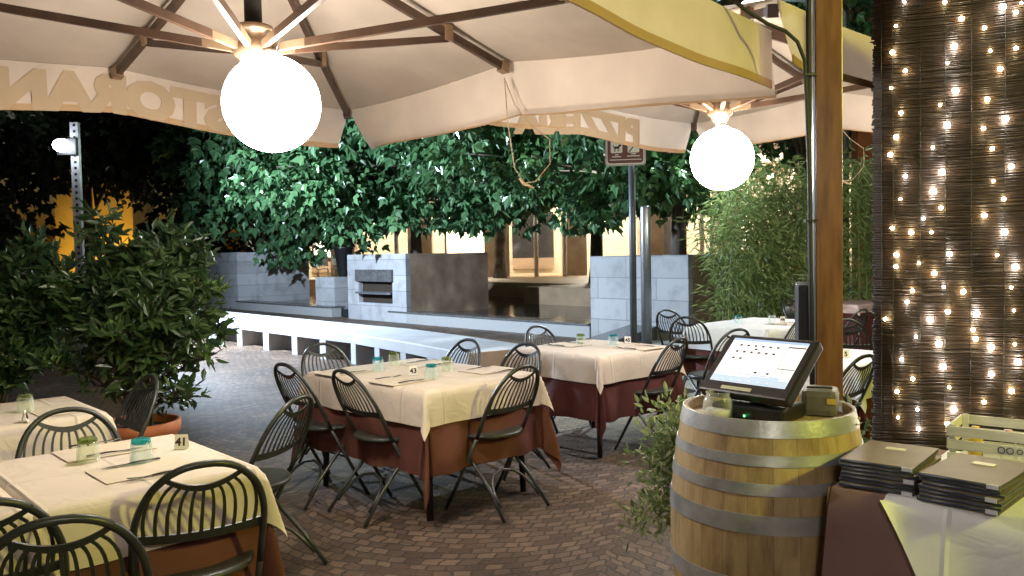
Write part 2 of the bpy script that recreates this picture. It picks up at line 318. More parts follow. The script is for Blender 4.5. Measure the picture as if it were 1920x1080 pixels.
# ------------------------------------------------------------------ mesh helpers
class MB:
    def __init__(s): s.v = []; s.f = []; s.sm = []
    def add(s, vs, fs, smooth=False, mat=None):
        o = len(s.v)
        if mat is not None: vs = [tuple(mat @ Vector(p)) for p in vs]
        s.v += [tuple(p) for p in vs]; s.f += [tuple(i + o for i in f) for f in fs]; s.sm += [smooth] * len(fs)
        return s
    def box(s, cx, cy, cz, sx, sy, sz, mat=None, bev=0.0):
        x, y, z = sx / 2, sy / 2, sz / 2
        if bev <= 0:
            vs = [(cx + a * x, cy + b * y, cz + c * z) for c in (-1, 1) for a, b in ((-1, -1), (1, -1), (1, 1), (-1, 1))]
            return s.add(vs, [(3, 2, 1, 0), (4, 5, 6, 7), (0, 1, 5, 4), (1, 2, 6, 5), (2, 3, 7, 6), (3, 0, 4, 7)], False, mat)
        bm = bmesh.new(); bmesh.ops.create_cube(bm, size=1)
        for v in bm.verts: v.co = Vector((v.co.x * sx + cx, v.co.y * sy + cy, v.co.z * sz + cz))
        bmesh.ops.bevel(bm, geom=bm.edges[:], offset=bev, segments=2, affect='EDGES', profile=.6)
        bm.verts.index_update()
        s.add([v.co[:] for v in bm.verts], [[v.index for v in f.verts] for f in bm.faces], False, mat); bm.free(); return s
    def tube(s, pts, r, n=8, cap=True, mat=None, flat=None):
        pts = [Vector(p) for p in pts]; k = len(pts)
        rr = r if hasattr(r, '__len__') else [r] * k
        vs = []; prev = None
        for i, p in enumerate(pts):
            t = (pts[min(i + 1, k - 1)] - pts[max(i - 1, 0)])
            if t.length < 1e-9: t = Vector((0, 0, 1))
            t.normalize()
            if prev is None:
                a = t.cross(Vector((0, 0, 1)))
                if a.length < .05: a = t.cross(Vector((1, 0, 0)))
            else: a = prev - t * prev.dot(t)
            a.normalize(); prev = a; b = t.cross(a)
            for j in range(n):
                q = 2 * math.pi * j / n; vs.append(p + (a * math.cos(q) + b * math.sin(q)) * rr[i])
        fs = [(i * n + j, i * n + (j + 1) % n, (i + 1) * n + (j + 1) % n, (i + 1) * n + j) for i in range(k - 1) for j in range(n)]
        s.add(vs, fs, True, mat)
        if cap:
            o = len(s.v) - len(vs)
            s.f += [tuple(o + j for j in range(n))[::-1], tuple(o + (k - 1) * n + j for j in range(n))]; s.sm += [False, False]
        return s
    def ribbon(s, pts, w, th, nrm, mat=None):
        """flat bar swept along pts; nrm(i) is the direction of its thickness"""
        pts = [Vector(p) for p in pts]; k = len(pts); vs = []
        for i, p in enumerate(pts):
            t = (pts[min(i + 1, k - 1)] - pts[max(i - 1, 0)]).normalized(); n_ = Vector(nrm(i) if callable(nrm) else nrm).normalized()
            a = t.cross(n_).normalized(); ww = w[i] if hasattr(w, '__len__') else w
            vs += [p + a * ww / 2 + n_ * th / 2, p - a * ww / 2 + n_ * th / 2, p - a * ww / 2 - n_ * th / 2, p + a * ww / 2 - n_ * th / 2]
        fs = [(i * 4 + j, i * 4 + (j + 1) % 4, (i + 1) * 4 + (j + 1) % 4, (i + 1) * 4 + j) for i in range(k - 1) for j in range(4)]
        fs += [(3, 2, 1, 0), tuple((k - 1) * 4 + j for j in range(4))]
        return s.add(vs, fs, False, mat)
    def lathe(s, prof, n=32, c=(0, 0, 0), smooth=True, close=True, mat=None):
        vs = []; k = len(prof)
        for r, z in prof:
            for j in range(n):
                q = 2 * math.pi * j / n; vs.append((c[0] + r * math.cos(q), c[1] + r * math.sin(q), c[2] + z))
        fs = [(i * n + j, i * n + (j + 1) % n, (i + 1) * n + (j + 1) % n, (i + 1) * n + j) for i in range(k - 1) for j in range(n)]
        s.add(vs, fs, smooth, mat)
        if close:
            o = len(s.v) - len(vs)
            if prof[0][0] > 1e-4: s.f.append(tuple(o + j for j in range(n))[::-1]); s.sm.append(False)
            if prof[-1][0] > 1e-4: s.f.append(tuple(o + (k - 1) * n + j for j in range(n))); s.sm.append(False)
        return s
    def sphere(s, c, r, n=24, m=14, sc=(1, 1, 1)):
        return s.lathe([(max(1e-5, r * math.sin(math.pi * i / m)) * sc[0], -r * math.cos(math.pi * i / m) * sc[2]) for i in range(m + 1)], n, c, True, False)
    def prism(s, poly, z0, z1):
        n = len(poly); vs = [(p[0], p[1], z0) for p in poly] + [(p[0], p[1], z1) for p in poly]
        return s.add(vs, [tuple(range(n))[::-1], tuple(range(n, 2 * n))] + [(i, (i + 1) % n, n + (i + 1) % n, n + i) for i in range(n)])
    def build(s, name, m, parent=None, loc=None, rz=0.0):
        me = bpy.data.meshes.new(name); me.from_pydata(s.v, [], s.f); me.validate(clean_customdata=False)
        if len(me.polygons) == len(s.sm): me.polygons.foreach_set('use_smooth', s.sm)
        me.materials.append(M[m] if isinstance(m, str) else m); me.update()
        return link(name, me, parent, loc, rz)

def link(name, me, parent=None, loc=None, rz=0.0):
    o = bpy.data.objects.new(name, me); COL.objects.link(o)
    if parent is not None: o.parent = parent
    if loc is not None: o.location = loc
    o.rotation_euler = (0, 0, rz); return o

def tag(o, label=None, cat=None, group=None, kind=None):
    if label: o['label'] = label
    if cat: o['category'] = cat
    if group: o['group'] = group
    if kind: o['kind'] = kind
    return o

def thing(name, label, cat, loc=(0, 0, 0), rz=0.0, group=None):
    o = bpy.data.objects.new(name, None); COL.objects.link(o); o.empty_display_size = .1
    o.location = loc; o.rotation_euler = (0, 0, rz); return tag(o, label, cat, group)

def kids(o): return [c for c in COL.objects if c.parent == o]
def dup(root, loc, rz, label, group=None):
    r = root.copy(); COL.objects.link(r); r.location = loc; r.rotation_euler = (0, 0, rz); r['label'] = label
    if group: r['group'] = group
    for ch in list(root.children):
        c = ch.copy(); COL.objects.link(c); c.parent = r
        for g in list(ch.children):
            d = g.copy(); COL.objects.link(d); d.parent = c
    return r

def text_mesh(name, body, size, m, parent, mtx, bold=0.0, align='CENTER', extrude=.0006):
    cu = bpy.data.curves.new(name, 'FONT'); cu.body = body; cu.size = size; cu.align_x = align; cu.align_y = 'CENTER'
    cu.extrude = extrude; cu.offset = bold; cu.resolution_u = 3
    t = bpy.data.objects.new(name, cu); COL.objects.link(t)
    bpy.context.view_layer.update(); dg = bpy.context.evaluated_depsgraph_get()
    me = bpy.data.meshes.new_from_object(t.evaluated_get(dg)); bpy.data.objects.remove(t); bpy.data.curves.remove(cu)
    me.transform(mtx); me.materials.clear(); me.materials.append(M[m])
    return link(name, me, parent)

def bez(a, b, c, n=10):
    a, b, c = Vector(a), Vector(b), Vector(c)
    return [a * (1 - t) ** 2 + b * 2 * t * (1 - t) + c * t * t for t in [i / n for i in range(n + 1)]]

LEAF = {  # outlines (along, across, fold height), unit length
    'lance': ([(0, 0, 0), (.3, .17, .05), (.65, .14, .04), (1, 0, -.06), (.65, -.14, .04), (.3, -.17, .05)], [(0, 1, 2, 3), (0, 3, 4, 5)]),
    'blade': ([(0, 0, 0), (.35, .078, .01), (1, 0, -.1), (.35, -.078, .01)], [(0, 1, 2), (0, 2, 3)]),
    'plane': ([(0, 0, 0), (.12, .42, .06), (.42, .5, -.02), (.45, .24, .05), (1, 0, -.08), (.45, -.24, .05), (.42, -.5, -.02), (.12, -.42, .06)],
              [(0, 1, 2, 3), (0, 3, 4), (0, 4, 5), (0, 5, 6, 7)]),
}
def leaf_mesh(name, pts, dirs, sizes, shape, m, parent=None, loc=None):
    """one small folded blade per point, dirs = pointing direction"""
    V, F = LEAF[shape]; V = np.array(V); P = np.asarray(pts); D = np.asarray(dirs, float); S = np.asarray(sizes)[:, None]
    D = D / (np.linalg.norm(D, axis=1)[:, None] + 1e-9)
    rnd = RNG.normal(size=D.shape); A = np.cross(D, rnd); A /= (np.linalg.norm(A, axis=1)[:, None] + 1e-9)
    up = np.array([0, 0, 1.0]); A = A + .8 * np.cross(D, up); A /= (np.linalg.norm(A, axis=1)[:, None] + 1e-9); N_ = np.cross(A, D)
    k = len(V); W = np.empty((len(P), k, 3))
    for i, (a, b, c) in enumerate(V): W[:, i] = P + S * (D * a + A * b + N_ * c)
    base = np.arange(len(P))[:, None] * k; faces = []
    for f in F: faces.append(base + np.array(f)[None, :])
    fl = [tuple(r) for fa in faces for r in fa.tolist()]
    me = bpy.data.meshes.new(name); me.from_pydata(W.reshape(-1, 3).tolist(), [], fl); me.materials.append(M[m]); me.update()
    return link(name, me, parent, loc)

U45 = Vector((.731, .682, 0)); V45 = Vector((-.682, .731, 0)); G = R(43)

# ------------------------------------------------------------------ setting: ground, fountain, platform
def struct(name, mb, m, **k): return tag(mb.build(name, m, **k), kind='structure')
g = MB(); g.add([(-120, -40, 0), (120, -40, 0), (120, 200, 0), (-120, 200, 0)], [(0, 1, 2, 3)]); struct('ground', g, 'cobble')

def P2(x, y): return Vector((x, y, 0))
D45 = Vector((.68, -.733, 0)); I45 = Vector((.733, .68, 0))      # along the fountain edge / inward
def along(p, a, b): return p + D45 * a + I45 * b
F0 = P2(-.46, 16.45)                                                # a point on the fountain's front edge
plat = [along(F0, -14, 6.6), along(F0, -3.6, 6.6), along(F0, -3.6, 4.4), along(F0, 1.0, 4.4), along(F0, 1.0, 6.7), along(F0, 20, 6.7), P2(40, 60), P2(-40, 60)]
struct('arcade_platform', MB().prism([(p.x, p.y) for p in plat], 0, .64), 'platform')
w = MB(); w.prism([tuple(along(F0, a, b)[:2]) for a, b in ((-14, .3), (4.4, .3), (4.4, 6.8), (-14, 6.8))], .01, .19); struct('fountain_water', w, 'water')

rim = MB()
for a0, a1 in ((-11.6, -6.05), (-3.55, 2.66)):
    pp = [along(F0, a0, 0), along(F0, a1, 0), along(F0, a1, .28), along(F0, a0, .28)]
    rim.prism([(p.x, p.y) for p in pp], 0, .22)
wl = rim.build('fountain_wall', 'granite')
tag(wl, 'low grey granite wall along the front of the fountain pools', 'wall')
cop = MB()
for a0, a1 in ((-11.58, -6.07), (-3.53, 2.64)):
    pp = [along(F0, a0, -.02), along(F0, a1, -.02), along(F0, a1, .42), along(F0, a0, .42)]
    cop.prism([(p.x, p.y) for p in pp], .224, .262)
cop.build('coping', 'wetstone', wl)
innerw = MB()
pp = [along(F0, 1.02, 4.36), along(F0, 5, 4.36), along(F0, 5, 4.4), along(F0, 1.02, 4.4)]
innerw.prism([(p.x, p.y) for p in [along(F0, 1.0, 6.5), along(F0, 6, 6.5), along(F0, 6, 6.69), along(F0, 1.0, 6.69)]], .1, .66)
tag(innerw.build('retaining_wall', 'bench'), 'low white stone wall at the back of the right pool', 'wall')

def planter(label, near, size, h, slot=False, side='bronze'):
    t = thing('stone_planter', label, 'planter', (near.x, near.y, 0), math.atan2(D45.y, D45.x) , 'square stone planters in the fountain')
    s = size; th = .12        # local x runs along D45 (front edge ends at x=0), local y inward
    b = MB()
    if slot:
        x0, x1, z0, z1 = -s * .80, -s * .22, h - 1.15, h - .36
        for (ax, bx, az, bz) in ((-s, x0, 0, h), (x1, 0, 0, h), (x0, x1, 0, z0), (x0, x1, z1, h)): b.box((ax + bx) / 2, th / 2, (az + bz) / 2, bx - ax, th, bz - az)
    else: b.box(-s / 2, th / 2, h / 2, s, th, h)
    b.build('front_wall', 'marble', t)
    if slot:
        l = MB().box((x0 + x1) / 2, .0, z1 - .14, x1 - x0 + .1, .14, .28); l.box((x0 + x1) / 2, .30, (z0 + z1) / 2, x1 - x0 + .1, .04, z1 - z0); l.build('slot_hood', 'wetstone', t)
        sp = MB().box((x0 + x1) / 2, .02, z0 + .24, x1 - x0 - .1, .30, .05); sp.build('spout', 'steel', t)
    b = MB().box(-th / 2, s / 2 + th / 2, h / 2 - .002, th, s - th, h - .004); b.build('side_wall', side, t)
    b = MB().box(-s + th / 2, s / 2 + th / 2, h / 2, th, s - th, h); b.box(-s / 2, s - th / 2, h / 2, s - 2 * th, th, h); b.build('rear_wall', 'marble', t)
    MB().box(-s / 2, s / 2, h / 2, s - 2.2 * th, s - 2.2 * th, h - .1).build('soil', 'soil', t)
    return t
planter('white stone planter with a dark slot and spout in its front face', P2(-2.37, 18.5), 2.44, 1.57, True)
planter('white stone planter behind the two poles, nearest to the terrace', P2(2.77, 12.97), 2.05, 1.45)
planter('grey stone planter at the far left, beside the leafy shrub', P2(-8.25, 24.85), 2.4, 1.72, side='marble')
lw = MB().box(0, 0, .5, .85, .8, 1.0); tag(lw.build('plinth', 'marble', None, (-4.62, 21.9, 0), -G), 'short white stone plinth under the dark litter bin', 'plinth')
bt = thing('litter_bin', 'dark tapered litter bin behind the slotted stone planter', 'bin', (-4.45, 21.95, 1.0))
MB().lathe([(.13, 0), (.15, .03), (.25, .72), (.27, .74), (.27, .78), (.24, .78), (.22, .72), (.05, .70), (1e-4, .7)], 24).build('body', 'bin', bt)
MB().lathe([(.275, .735), (.285, .75), (.285, .79), (.265, .80), (.262, .76)], 24, close=False).build('rim', 'iron', bt)

# white concrete bench with splayed openings
bt = thing('concrete_bench', 'long white concrete bench with square openings along the fountain', 'bench')
cx = [(-9.4, 19.6), (-7.1, 17.0), (-5.05, 14.68), (-3.56, 13.03), (-2.28, 11.64), (-1.35, 10.35), (-.5, 9.02)]
def bpt(t):
    t = max(0, min(len(cx) - 1.0001, t)); i = int(t); f = t - i
    a, b = Vector(cx[i]), Vector(cx[i + 1]); p = a.lerp(b, f); d = (b - a).normalized(); return p, d
def bp(t, off, z):
    p, d = bpt(t); n = Vector((-d.y, d.x)) if Vector((-d.y, d.x)).dot(Vector((.7, .7))) > 0 else Vector((d.y, -d.x))
    q = p + n * off; return (q.x, q.y, z)
H_B = .43; DEP = .95
top = MB(); NS = 60
vs = []
for i in range(NS + 1):
    t = 6 * i / NS; vs += [bp(t, 0, H_B - .14), bp(t, DEP, H_B - .14), bp(t, DEP, H_B), bp(t, 0.015, H_B), bp(t, 0, H_B - .015)]
fs = [(i * 5 + j, (i + 1) * 5 + j, (i + 1) * 5 + (j + 1) % 5, i * 5 + (j + 1) % 5) for i in range(NS) for j in range(5)]
fs += [(0, 1, 2, 3, 4), tuple(NS * 5 + j for j in range(5))[::-1]]
top.add(vs, fs); top.build('seat_slab', 'bench', bt)
legs = []
t = .35
while t < 6:
    legs.append(t); t += .46
for i, t in enumerate(legs + [5.955]):
    wd = .045 if i < len(legs) else .035
    b = MB(); vs = [bp(t - wd, 0.004, 0), bp(t + wd, 0.004, 0), bp(t + wd, DEP - .01, 0), bp(t - wd, DEP - .01, 0)]
    vs += [(p[0], p[1], H_B - .14) for p in vs]
    b.add(vs, [(3, 2, 1, 0), (4, 5, 6, 7), (0, 1, 5, 4), (1, 2, 6, 5), (2, 3, 7, 6), (3, 0, 4, 7)]); b.build('support', 'bench', bt)
bk = MB(); vs = []
for i in range(NS + 1):
    t = 6 * i / NS; vs += [bp(t, .30, 0), bp(t, .34, 0), bp(t, .44, H_B - .175), bp(t, .40, H_B - .175)]
bk.add(vs, [(i * 4 + j, (i + 1) * 4 + j, (i + 1) * 4 + (j + 1) % 4, i * 4 + (j + 1) % 4) for i in range(NS) for j in range(4)]); bk.build('back_panel', 'bench', bt)
ec = MB(); p0, d0 = bpt(5.999); q = [Vector(bp(6, -.005, 0)), Vector(bp(6, DEP + .005, 0))]
e = Vector((d0.x, d0.y, 0)) * .03; q2 = [q[0] + e, q[1] + e]
ec.prism([tuple(q[0][:2]), tuple(q2[0][:2]), tuple(q2[1][:2]), tuple(q[1][:2])], 0, H_B + .003); ec.build('end_panel', 'orange', bt)  # orange colour stands in for dim warm light on the white end face

# ramp wall and ledge at the foot of the poles
lw = MB(); a, b_, z0, z1 = P2(.42, 11.2), P2(1.95, 13.75), .17, .30
n_ = Vector((.86, -.51, 0)) * .5
vs = [tuple(a), tuple(a + n_), tuple(b_ + n_), tuple(b_)]; vs += [(a.x, a.y, z0), (a.x + n_.x, a.y + n_.y, z0), (b_.x + n_.x, b_.y + n_.y, z1), (b_.x, b_.y, z1)]
lw.add(vs, [(3, 2, 1, 0), (4, 5, 6, 7), (0, 1, 5, 4), (1, 2, 6, 5), (2, 3, 7, 6), (3, 0, 4, 7)])
tag(lw.build('ramp_wall', 'wetstone'), 'dark sloping stone kerb wall closing the right end of the fountain', 'wall')
lw = MB().prism([(1.3, 11.6), (2.2, 11.2), (3.9, 12.6), (2.9, 12.75), (2.0, 12.95)], 0, .12); struct('stone_ledge', lw, 'granite')

# ------------------------------------------------------------------ arcade building across the square
def arcade():
    t = thing('arcade_building', 'warmly lit arcade building with ochre walls and square pillars across the square', 'building', (0, 33, .64))
    MB().box(6.5, 5.2, 2.2, 34, .3, 4.4).build('back_wall', 'ochre', t)
    MB().box(6.5, 2.6, 4.55, 34, 5.5, .3).build('ceiling', 'palestone', t)
    MB().box(6.5, -.05, 8.2, 34, .5, 7.0).build('upper_wall', 'facade', t)
    for k in range(11):
        x = -9.7 + 3.05 * k
        p = MB(); p.box(x, 0, 2.2, .95, .8, 4.4); p.build('pillar', 'orange', t)
    for x in (-4.4, .95, 2.05, 7.3):
        p = MB().tube([(x, -1.3, 0), (x, -1.3, 4.3)], .085, 12); p.build('slim_column', 'whitemetal', t)
    for k, x in enumerate((-8.2, -2.1, 1.0, 7.1, 10.1)):
        lit = k in (0, 1, 4)
        fr = MB().box(x, 5.02, 1.5, 1.9, .06, 2.6); f = fr.build('window', 'glassdark', t)
        pn = MB().box(x, 4.98, 1.75, 1.7, .02, 1.7); pn.build('pane', 'shoplit' if lit else 'glassdark', f)
        MB().box(x, 4.95, .45, 1.9, .05, .5).build('sill_panel', 'facade', f)
    for k in range(6):
        x = -8.2 + 6.1 * k
        l = MB().lathe([(1e-4, -.06), (.26, -.05), (.30, 0), (.30, .05)], 16, (x, 2.4, 4.33)); l.build('ceiling_lamp', 'arcade', t)
    for x in (-8.2, -2.1, 4.0, 10.1):  # unseen lamps added to light the pillar fronts and the platform
        l = MB().sphere((x, -.75, 3.75), .13, 14, 10); w_ = l.build('added_wall_lamp', 'arcade', t); MB().tube([(x, -.3, 3.9), (x, -.62, 3.9)], .02, 6).build('bracket', 'iron', w_)
arcade()
# sodium lit house far left behind the trees
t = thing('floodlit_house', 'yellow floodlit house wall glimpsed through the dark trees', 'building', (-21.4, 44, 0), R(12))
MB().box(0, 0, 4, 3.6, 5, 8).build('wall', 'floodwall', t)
MB().add([(-2.1, -2.8, 8.003), (2.1, -2.8, 8.003), (2.1, 2.8, 8.003), (-2.1, 2.8, 8.003), (-2.1, 0, 9.6), (2.1, 0, 9.6)], [(0, 1, 5, 4), (2, 3, 4, 5), (1, 2, 5), (3, 0, 4), (3, 2, 1, 0)]).build('roof', 'facade', t)
MB().box(1.2, -4.0, .35, .5, .4, .3).build('floodlight', emit('sodium_light', (1, .60, .09), 170), t)

# ------------------------------------------------------------------ trees
def tree(label, base, h0, crown_c, rad, nclump, nleaf, size, m, shape='plane', group=None, trunk='bark', r0=.13, clr=.75, droop=.9):
    t = thing('plane_tree' if m == 'treeleaf' else 'dark_tree', label, 'tree', base, 0, group)
    B = Vector(base); c = Vector(crown_c) - B
    tr = MB(); lean = Vector((RNG.normal() * .08, RNG.normal() * .08, 0))
    topz = c.z + rad[2] * .2
    tr.tube([Vector((0, 0, -.05)) , Vector((0, 0, .5)) + lean * .3, Vector((0, 0, topz * .55)) + lean, Vector((c.x * .5, c.y * .5, topz))], [r0 * 1.15, r0, r0 * .8, r0 * .35], 10)
    cl = []
    for i in range(nclump):
        while True:
            q = RNG.uniform(-1, 1, 3); l = np.linalg.norm(q)
            if .45 < l < 1: break
        p = np.array(c) + q * np.array(rad) * (.75 + .25 * RNG.random()); cl.append(p)
    for p in cl[:26]:
        a = Vector((c.x * .25, c.y * .25, topz * (.45 + .35 * RNG.random()))); mid = a.lerp(Vector(p), .5) + Vector((0, 0, .25))
        tr.tube(bez(a, mid, p, 5), [r0 * .38, r0 * .32, r0 * .26, r0 * .2, r0 * .14, r0 * .08], 6)
    tr.build('trunk', trunk, t)
    per = nleaf // nclump; P = []; D = []
    for p in cl:
        rr = clr * (.6 + .8 * RNG.random()); q = RNG.normal(size=(per, 3)); q /= np.linalg.norm(q, axis=1)[:, None]
        q *= (RNG.random(per) ** .45)[:, None] * rr * np.array([1.15, 1.15, .8]); q[:, 2] -= (q[:, 0] ** 2 + q[:, 1] ** 2) * .35 / rr
        P.append(p + q); d = q * .8 + RNG.normal(size=q.shape) * .35; d[:, 2] -= droop * rr * .8; D.append(d)
    P = np.concatenate(P); D = np.concatenate(D)
    leaf_mesh('crown', P, D, size * RNG.uniform(.6, 1.25, len(P)), shape, m, t)
    return t
GT = 'plane trees growing over the fountain'
tree('plane tree growing out of the slotted white planter', (-2.3, 20.0, 1.45), 0, (-2.1, 18.9, 3.85), (4.1, 2.4, 1.75), 58, 9500, .25, 'treeleaf', group=GT)
tree('plane tree growing out of the planter behind the poles', (2.92, 14.5, 1.35), 0, (1.35, 14.4, 3.55), (2.9, 2.0, 1.45), 50, 8500, .205, 'treeleaf', group=GT, clr=.6)
tree('plane tree rising from the far left grey planter', (-8.0, 26.4, 1.62), 0, (-6.6, 24.6, 4.2), (4.4, 2.8, 2.7), 55, 8500, .29, 'treeleaf', group=GT, clr=.9)
tree('mottled plane tree trunk standing on the lit platform', (-.45, 31, .64), 0, (-.4, 30.5, 5.2), (3.6, 2.6, 2.4), 40, 5000, .28, 'treeleaf', group=GT, trunk='planebark', r0=.24)
tree('plane tree trunk behind the right planter, before the pillars', (2.55, 25, .64), 0, (3.4, 25, 5.0), (3.8, 2.5, 2.2), 40, 5000, .27, 'treeleaf', group=GT, r0=.2)
tree('plane tree above the bamboo, behind the wooden post', (6.4, 17.5, 0), 0, (5.6, 17.0, 5.4), (3.4, 2.4, 2.4), 45, 6000, .22, 'treeleaf', group=GT)
DT = 'dark trees at the back of the square'
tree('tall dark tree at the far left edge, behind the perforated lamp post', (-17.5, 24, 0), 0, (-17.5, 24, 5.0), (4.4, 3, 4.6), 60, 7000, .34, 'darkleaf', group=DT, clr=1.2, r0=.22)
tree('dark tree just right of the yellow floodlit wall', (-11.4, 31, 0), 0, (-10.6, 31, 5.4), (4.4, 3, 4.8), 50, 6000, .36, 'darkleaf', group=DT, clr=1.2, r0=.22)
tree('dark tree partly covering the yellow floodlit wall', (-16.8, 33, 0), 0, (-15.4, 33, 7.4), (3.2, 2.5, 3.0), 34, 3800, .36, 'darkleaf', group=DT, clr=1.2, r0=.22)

# ------------------------------------------------------------------ lamps of the square, sign and poles
t = thing('street_lamp', 'perforated square lamp post with a dazzling white lamp at the left', 'street lamp', (-6.78, 13.0, 0))
p = MB(); p.box(0, 0, 1.84, .125, .07, 3.68); p.build('post', 'galv', t)
h = MB()
for k in range(34): h.box(0.005, -.0355, .5 + k * .095, .04, .003, .04)
h.build('perforations', 'black', t)
MB().sphere((-.10, -.22, 3.30), .125, 20, 12, (1, 1, .8)).build('lamp', 'street', t)
hd = MB(); hd.box(-.10, -.06, 3.3, .30, .05, .26, bev=.01); hd.box(-.05, -.03, 3.3, .06, .06, .1); hd.build('lamp_housing', 'rubber', t)
def flood(parent, loc, aim, w, cone, col):
    ld = bpy.data.lights.new('flood_light', 'SPOT'); ld.energy = w; ld.spot_size = R(cone); ld.spot_blend = .25; ld.shadow_soft_size = .10; ld.color = col
    o = bpy.data.objects.new('flood_light', ld); COL.objects.link(o); o.parent = parent; o.location = loc
    o.rotation_euler = Vector(aim).to_track_quat('-Z', 'Y').to_euler()
flood(t, (.13, .13, 3.32), (1, .45, -.14), L_STREET, 162, (.66, .81, 1.0))
t = thing('street_lamp', 'high white street lamp shining over the edge of the parasol', 'street lamp', (5.9, 14.6, 0))
MB().tube([(0, 0, 0), (0, 0, 5.6), (-.2, -.05, 5.8), (-1.6, -.45, 5.76)], [.07, .05, .045, .035], 10).build('pole', 'polegrey', t)
hd = MB().sphere((-1.95, -.58, 5.64), .24, 20, 12, (1.5, 1, .28)); hd.build('lamp', 'street2', t)
MB().box(-1.95, -.55, 5.745, .8, .34, .05, bev=.02).build('lamp_housing', 'polegrey', t)
flood(t, (-1.95, -.58, 5.50), (-1, .10, -.75), L_STREET_B, 120, (.84, 1.0, .95))

t = thing('park_sign', 'brown notice sign with white dog pictogram on a grey pole', 'sign', (1.76, 12.0, .1))
MB().tube([(0, 0, 0), (0, 0, 3.35)], .05, 12).build('pole', 'polegrey', t)
tf = Matrix.Translation((-.10, -.075, 0)) @ Matrix.Rotation(R(-8), 4, 'Z')
def rr_poly(w, h, r, cz, y0, y1, n=6):
    pts = []
    for sx, sz, a0 in ((1, 1, 0), (-1, 1, 90), (-1, -1, 180), (1, -1, 270)):
        for k in range(n + 1):
            a = R(a0 + 90 * k / n); pts.append((sx * (w / 2 - r) + r * math.cos(a), cz + sz * (h / 2 - r) + r * math.sin(a)))
    k = len(pts); vs = [(x, y0, z) for x, z in pts] + [(x, y1, z) for x, z in pts]
    return vs, [tuple(range(k)), tuple(range(k, 2 * k))[::-1]] + [(i, (i + 1) % k, k + (i + 1) % k, k + i)[::-1] for i in range(k)]
CZ = 3.02; HT = .74
sp = MB(); vs, fs = rr_poly(.58, HT, .05, CZ, -.0, .02); sp.add(vs, fs, mat=tf); sb = sp.build('plate', 'signback', t)
sp = MB(); vs, fs = rr_poly(.535, HT - .045, .045, CZ, -.004, -.001); sp.add(vs, fs, mat=tf); sp.build('border', 'signwhite', sb)
sp = MB(); vs, fs = rr_poly(.51, HT - .07, .04, CZ, -.008, -.005); sp.add(vs, fs, mat=tf); sp.build('face', 'signbrown', sb)
sp2 = MB()
for x in (-.125, .115):
    for cz in (CZ - .10, CZ + .17):
        vs, fs = rr_poly(.165, .175, .02, cz, -.012, -.009); pn = MB(); pn.add([(a + x, b, c) for a, b, c in vs], fs, mat=tf); pn.build('pictogram_panel', 'signwhite', sb)
for x, cz, ww in ((-.125, CZ - .215, .05), (-.125, CZ - .24, .13), (.115, CZ - .205, .07), (.115, CZ - .235, .18)): sp2.box(x, -.0105, cz, ww, .003, .012, mat=tf)
sp2.box(0, -.0105, CZ - .285, .45, .003, .010, mat=tf)
sp2.build('caption_lines', 'signwhite', sb)
dg = MB(); x0, z0 = -.125, CZ - .11
dg.box(x0, -.0135, z0, .075, .002, .032, mat=tf); dg.box(x0 + .05, -.0135, z0 + .030, .034, .002, .026, mat=tf); dg.box(x0 + .036, -.0135, z0 + .016, .022, .002, .03, mat=tf)
for dx in (-.033, -.018, .018, .033): dg.box(x0 + dx, -.0135, z0 - .035, .008, .002, .045, mat=tf)
dg.box(x0 - .045, -.0135, z0 + .022, .010, .002, .03, mat=tf)
x0 = .115
dg.add([(x0 - .075, -.0135, CZ - .18), (x0 - .055, -.0135, CZ - .18), (x0 + .075, -.0135, CZ - .02), (x0 + .055, -.0135, CZ - .02)], [(0, 1, 2, 3)], mat=tf)
dg.box(x0 - .02, -.0135, CZ - .06, .05, .002, .02, mat=tf); dg.build('pictograms', 'ink', sb)
t = thing('steel_bollard', 'tall brushed steel pole beside the notice sign', 'pole', (1.99, 12.25, .1))
MB().lathe([(.078, 0), (.078, 2.06), (.07, 2.085), (1e-4, 2.09)], 20).build('post', 'steel', t)
MB().lathe([(.12, .0), (.12, .02), (.08, .03)], 20, close=False).build('collar', 'polegrey', t)

# ------------------------------------------------------------------ bamboo
def bamboo(label, x, y, w, h, n):
    t = thing('bamboo', label, 'bamboo', (x, y, 0), 0, 'bamboo plants behind the tables')
    tr = MB().box(0, 0, .2, w * .9, .45, .4, bev=.02); tr.build('trough', 'iron', t)
    cu = MB(); P = []; D = []
    for i in range(26):
        bx, by = RNG.uniform(-w * .42, w * .42), RNG.uniform(-.18, .18); hh = h * RNG.uniform(.75, 1.05)
        tx, ty = bx + RNG.normal() * .18, by + RNG.normal() * .22
        pts = bez((bx, by, .3), (bx, by, hh * .6), (tx, ty, hh), 7); cu.tube(pts, [.012, .012, .011, .01, .008, .006, .004, .003], 5)
        for k in range(n):
            s = RNG.random() ** .75; q = pts[0].lerp(pts[-1], s) if False else pts[min(7, int(s * 7.99))].lerp(pts[min(7, int(s * 7.99) + 1)], RNG.random())
            o = RNG.normal(size=3) * np.array([.14, .14, .10]) * (1.1 - .4 * s); P.append(np.array(q) + o); D.append(o * 2 + np.array([0, 0, -.12]) + RNG.normal(size=3) * .12)
    cu.build('culms', 'culm', t)
    leaf_mesh('foliage', np.array(P), np.array(D), RNG.uniform(.09, .19, len(P)), 'blade', 'bamboo', t)
bamboo('bushy bamboo plant left of the wooden post, by the brown planter wall', 3.42, 11.7, 1.0, 2.30, 230)
bamboo('tall bamboo plant directly behind the wooden post', 4.05, 11.9, 1.1, 2.62, 230)
bamboo('bamboo plant seen between the wooden post and the reed screen', 5.1, 12.1, 1.2, 2.72, 210)
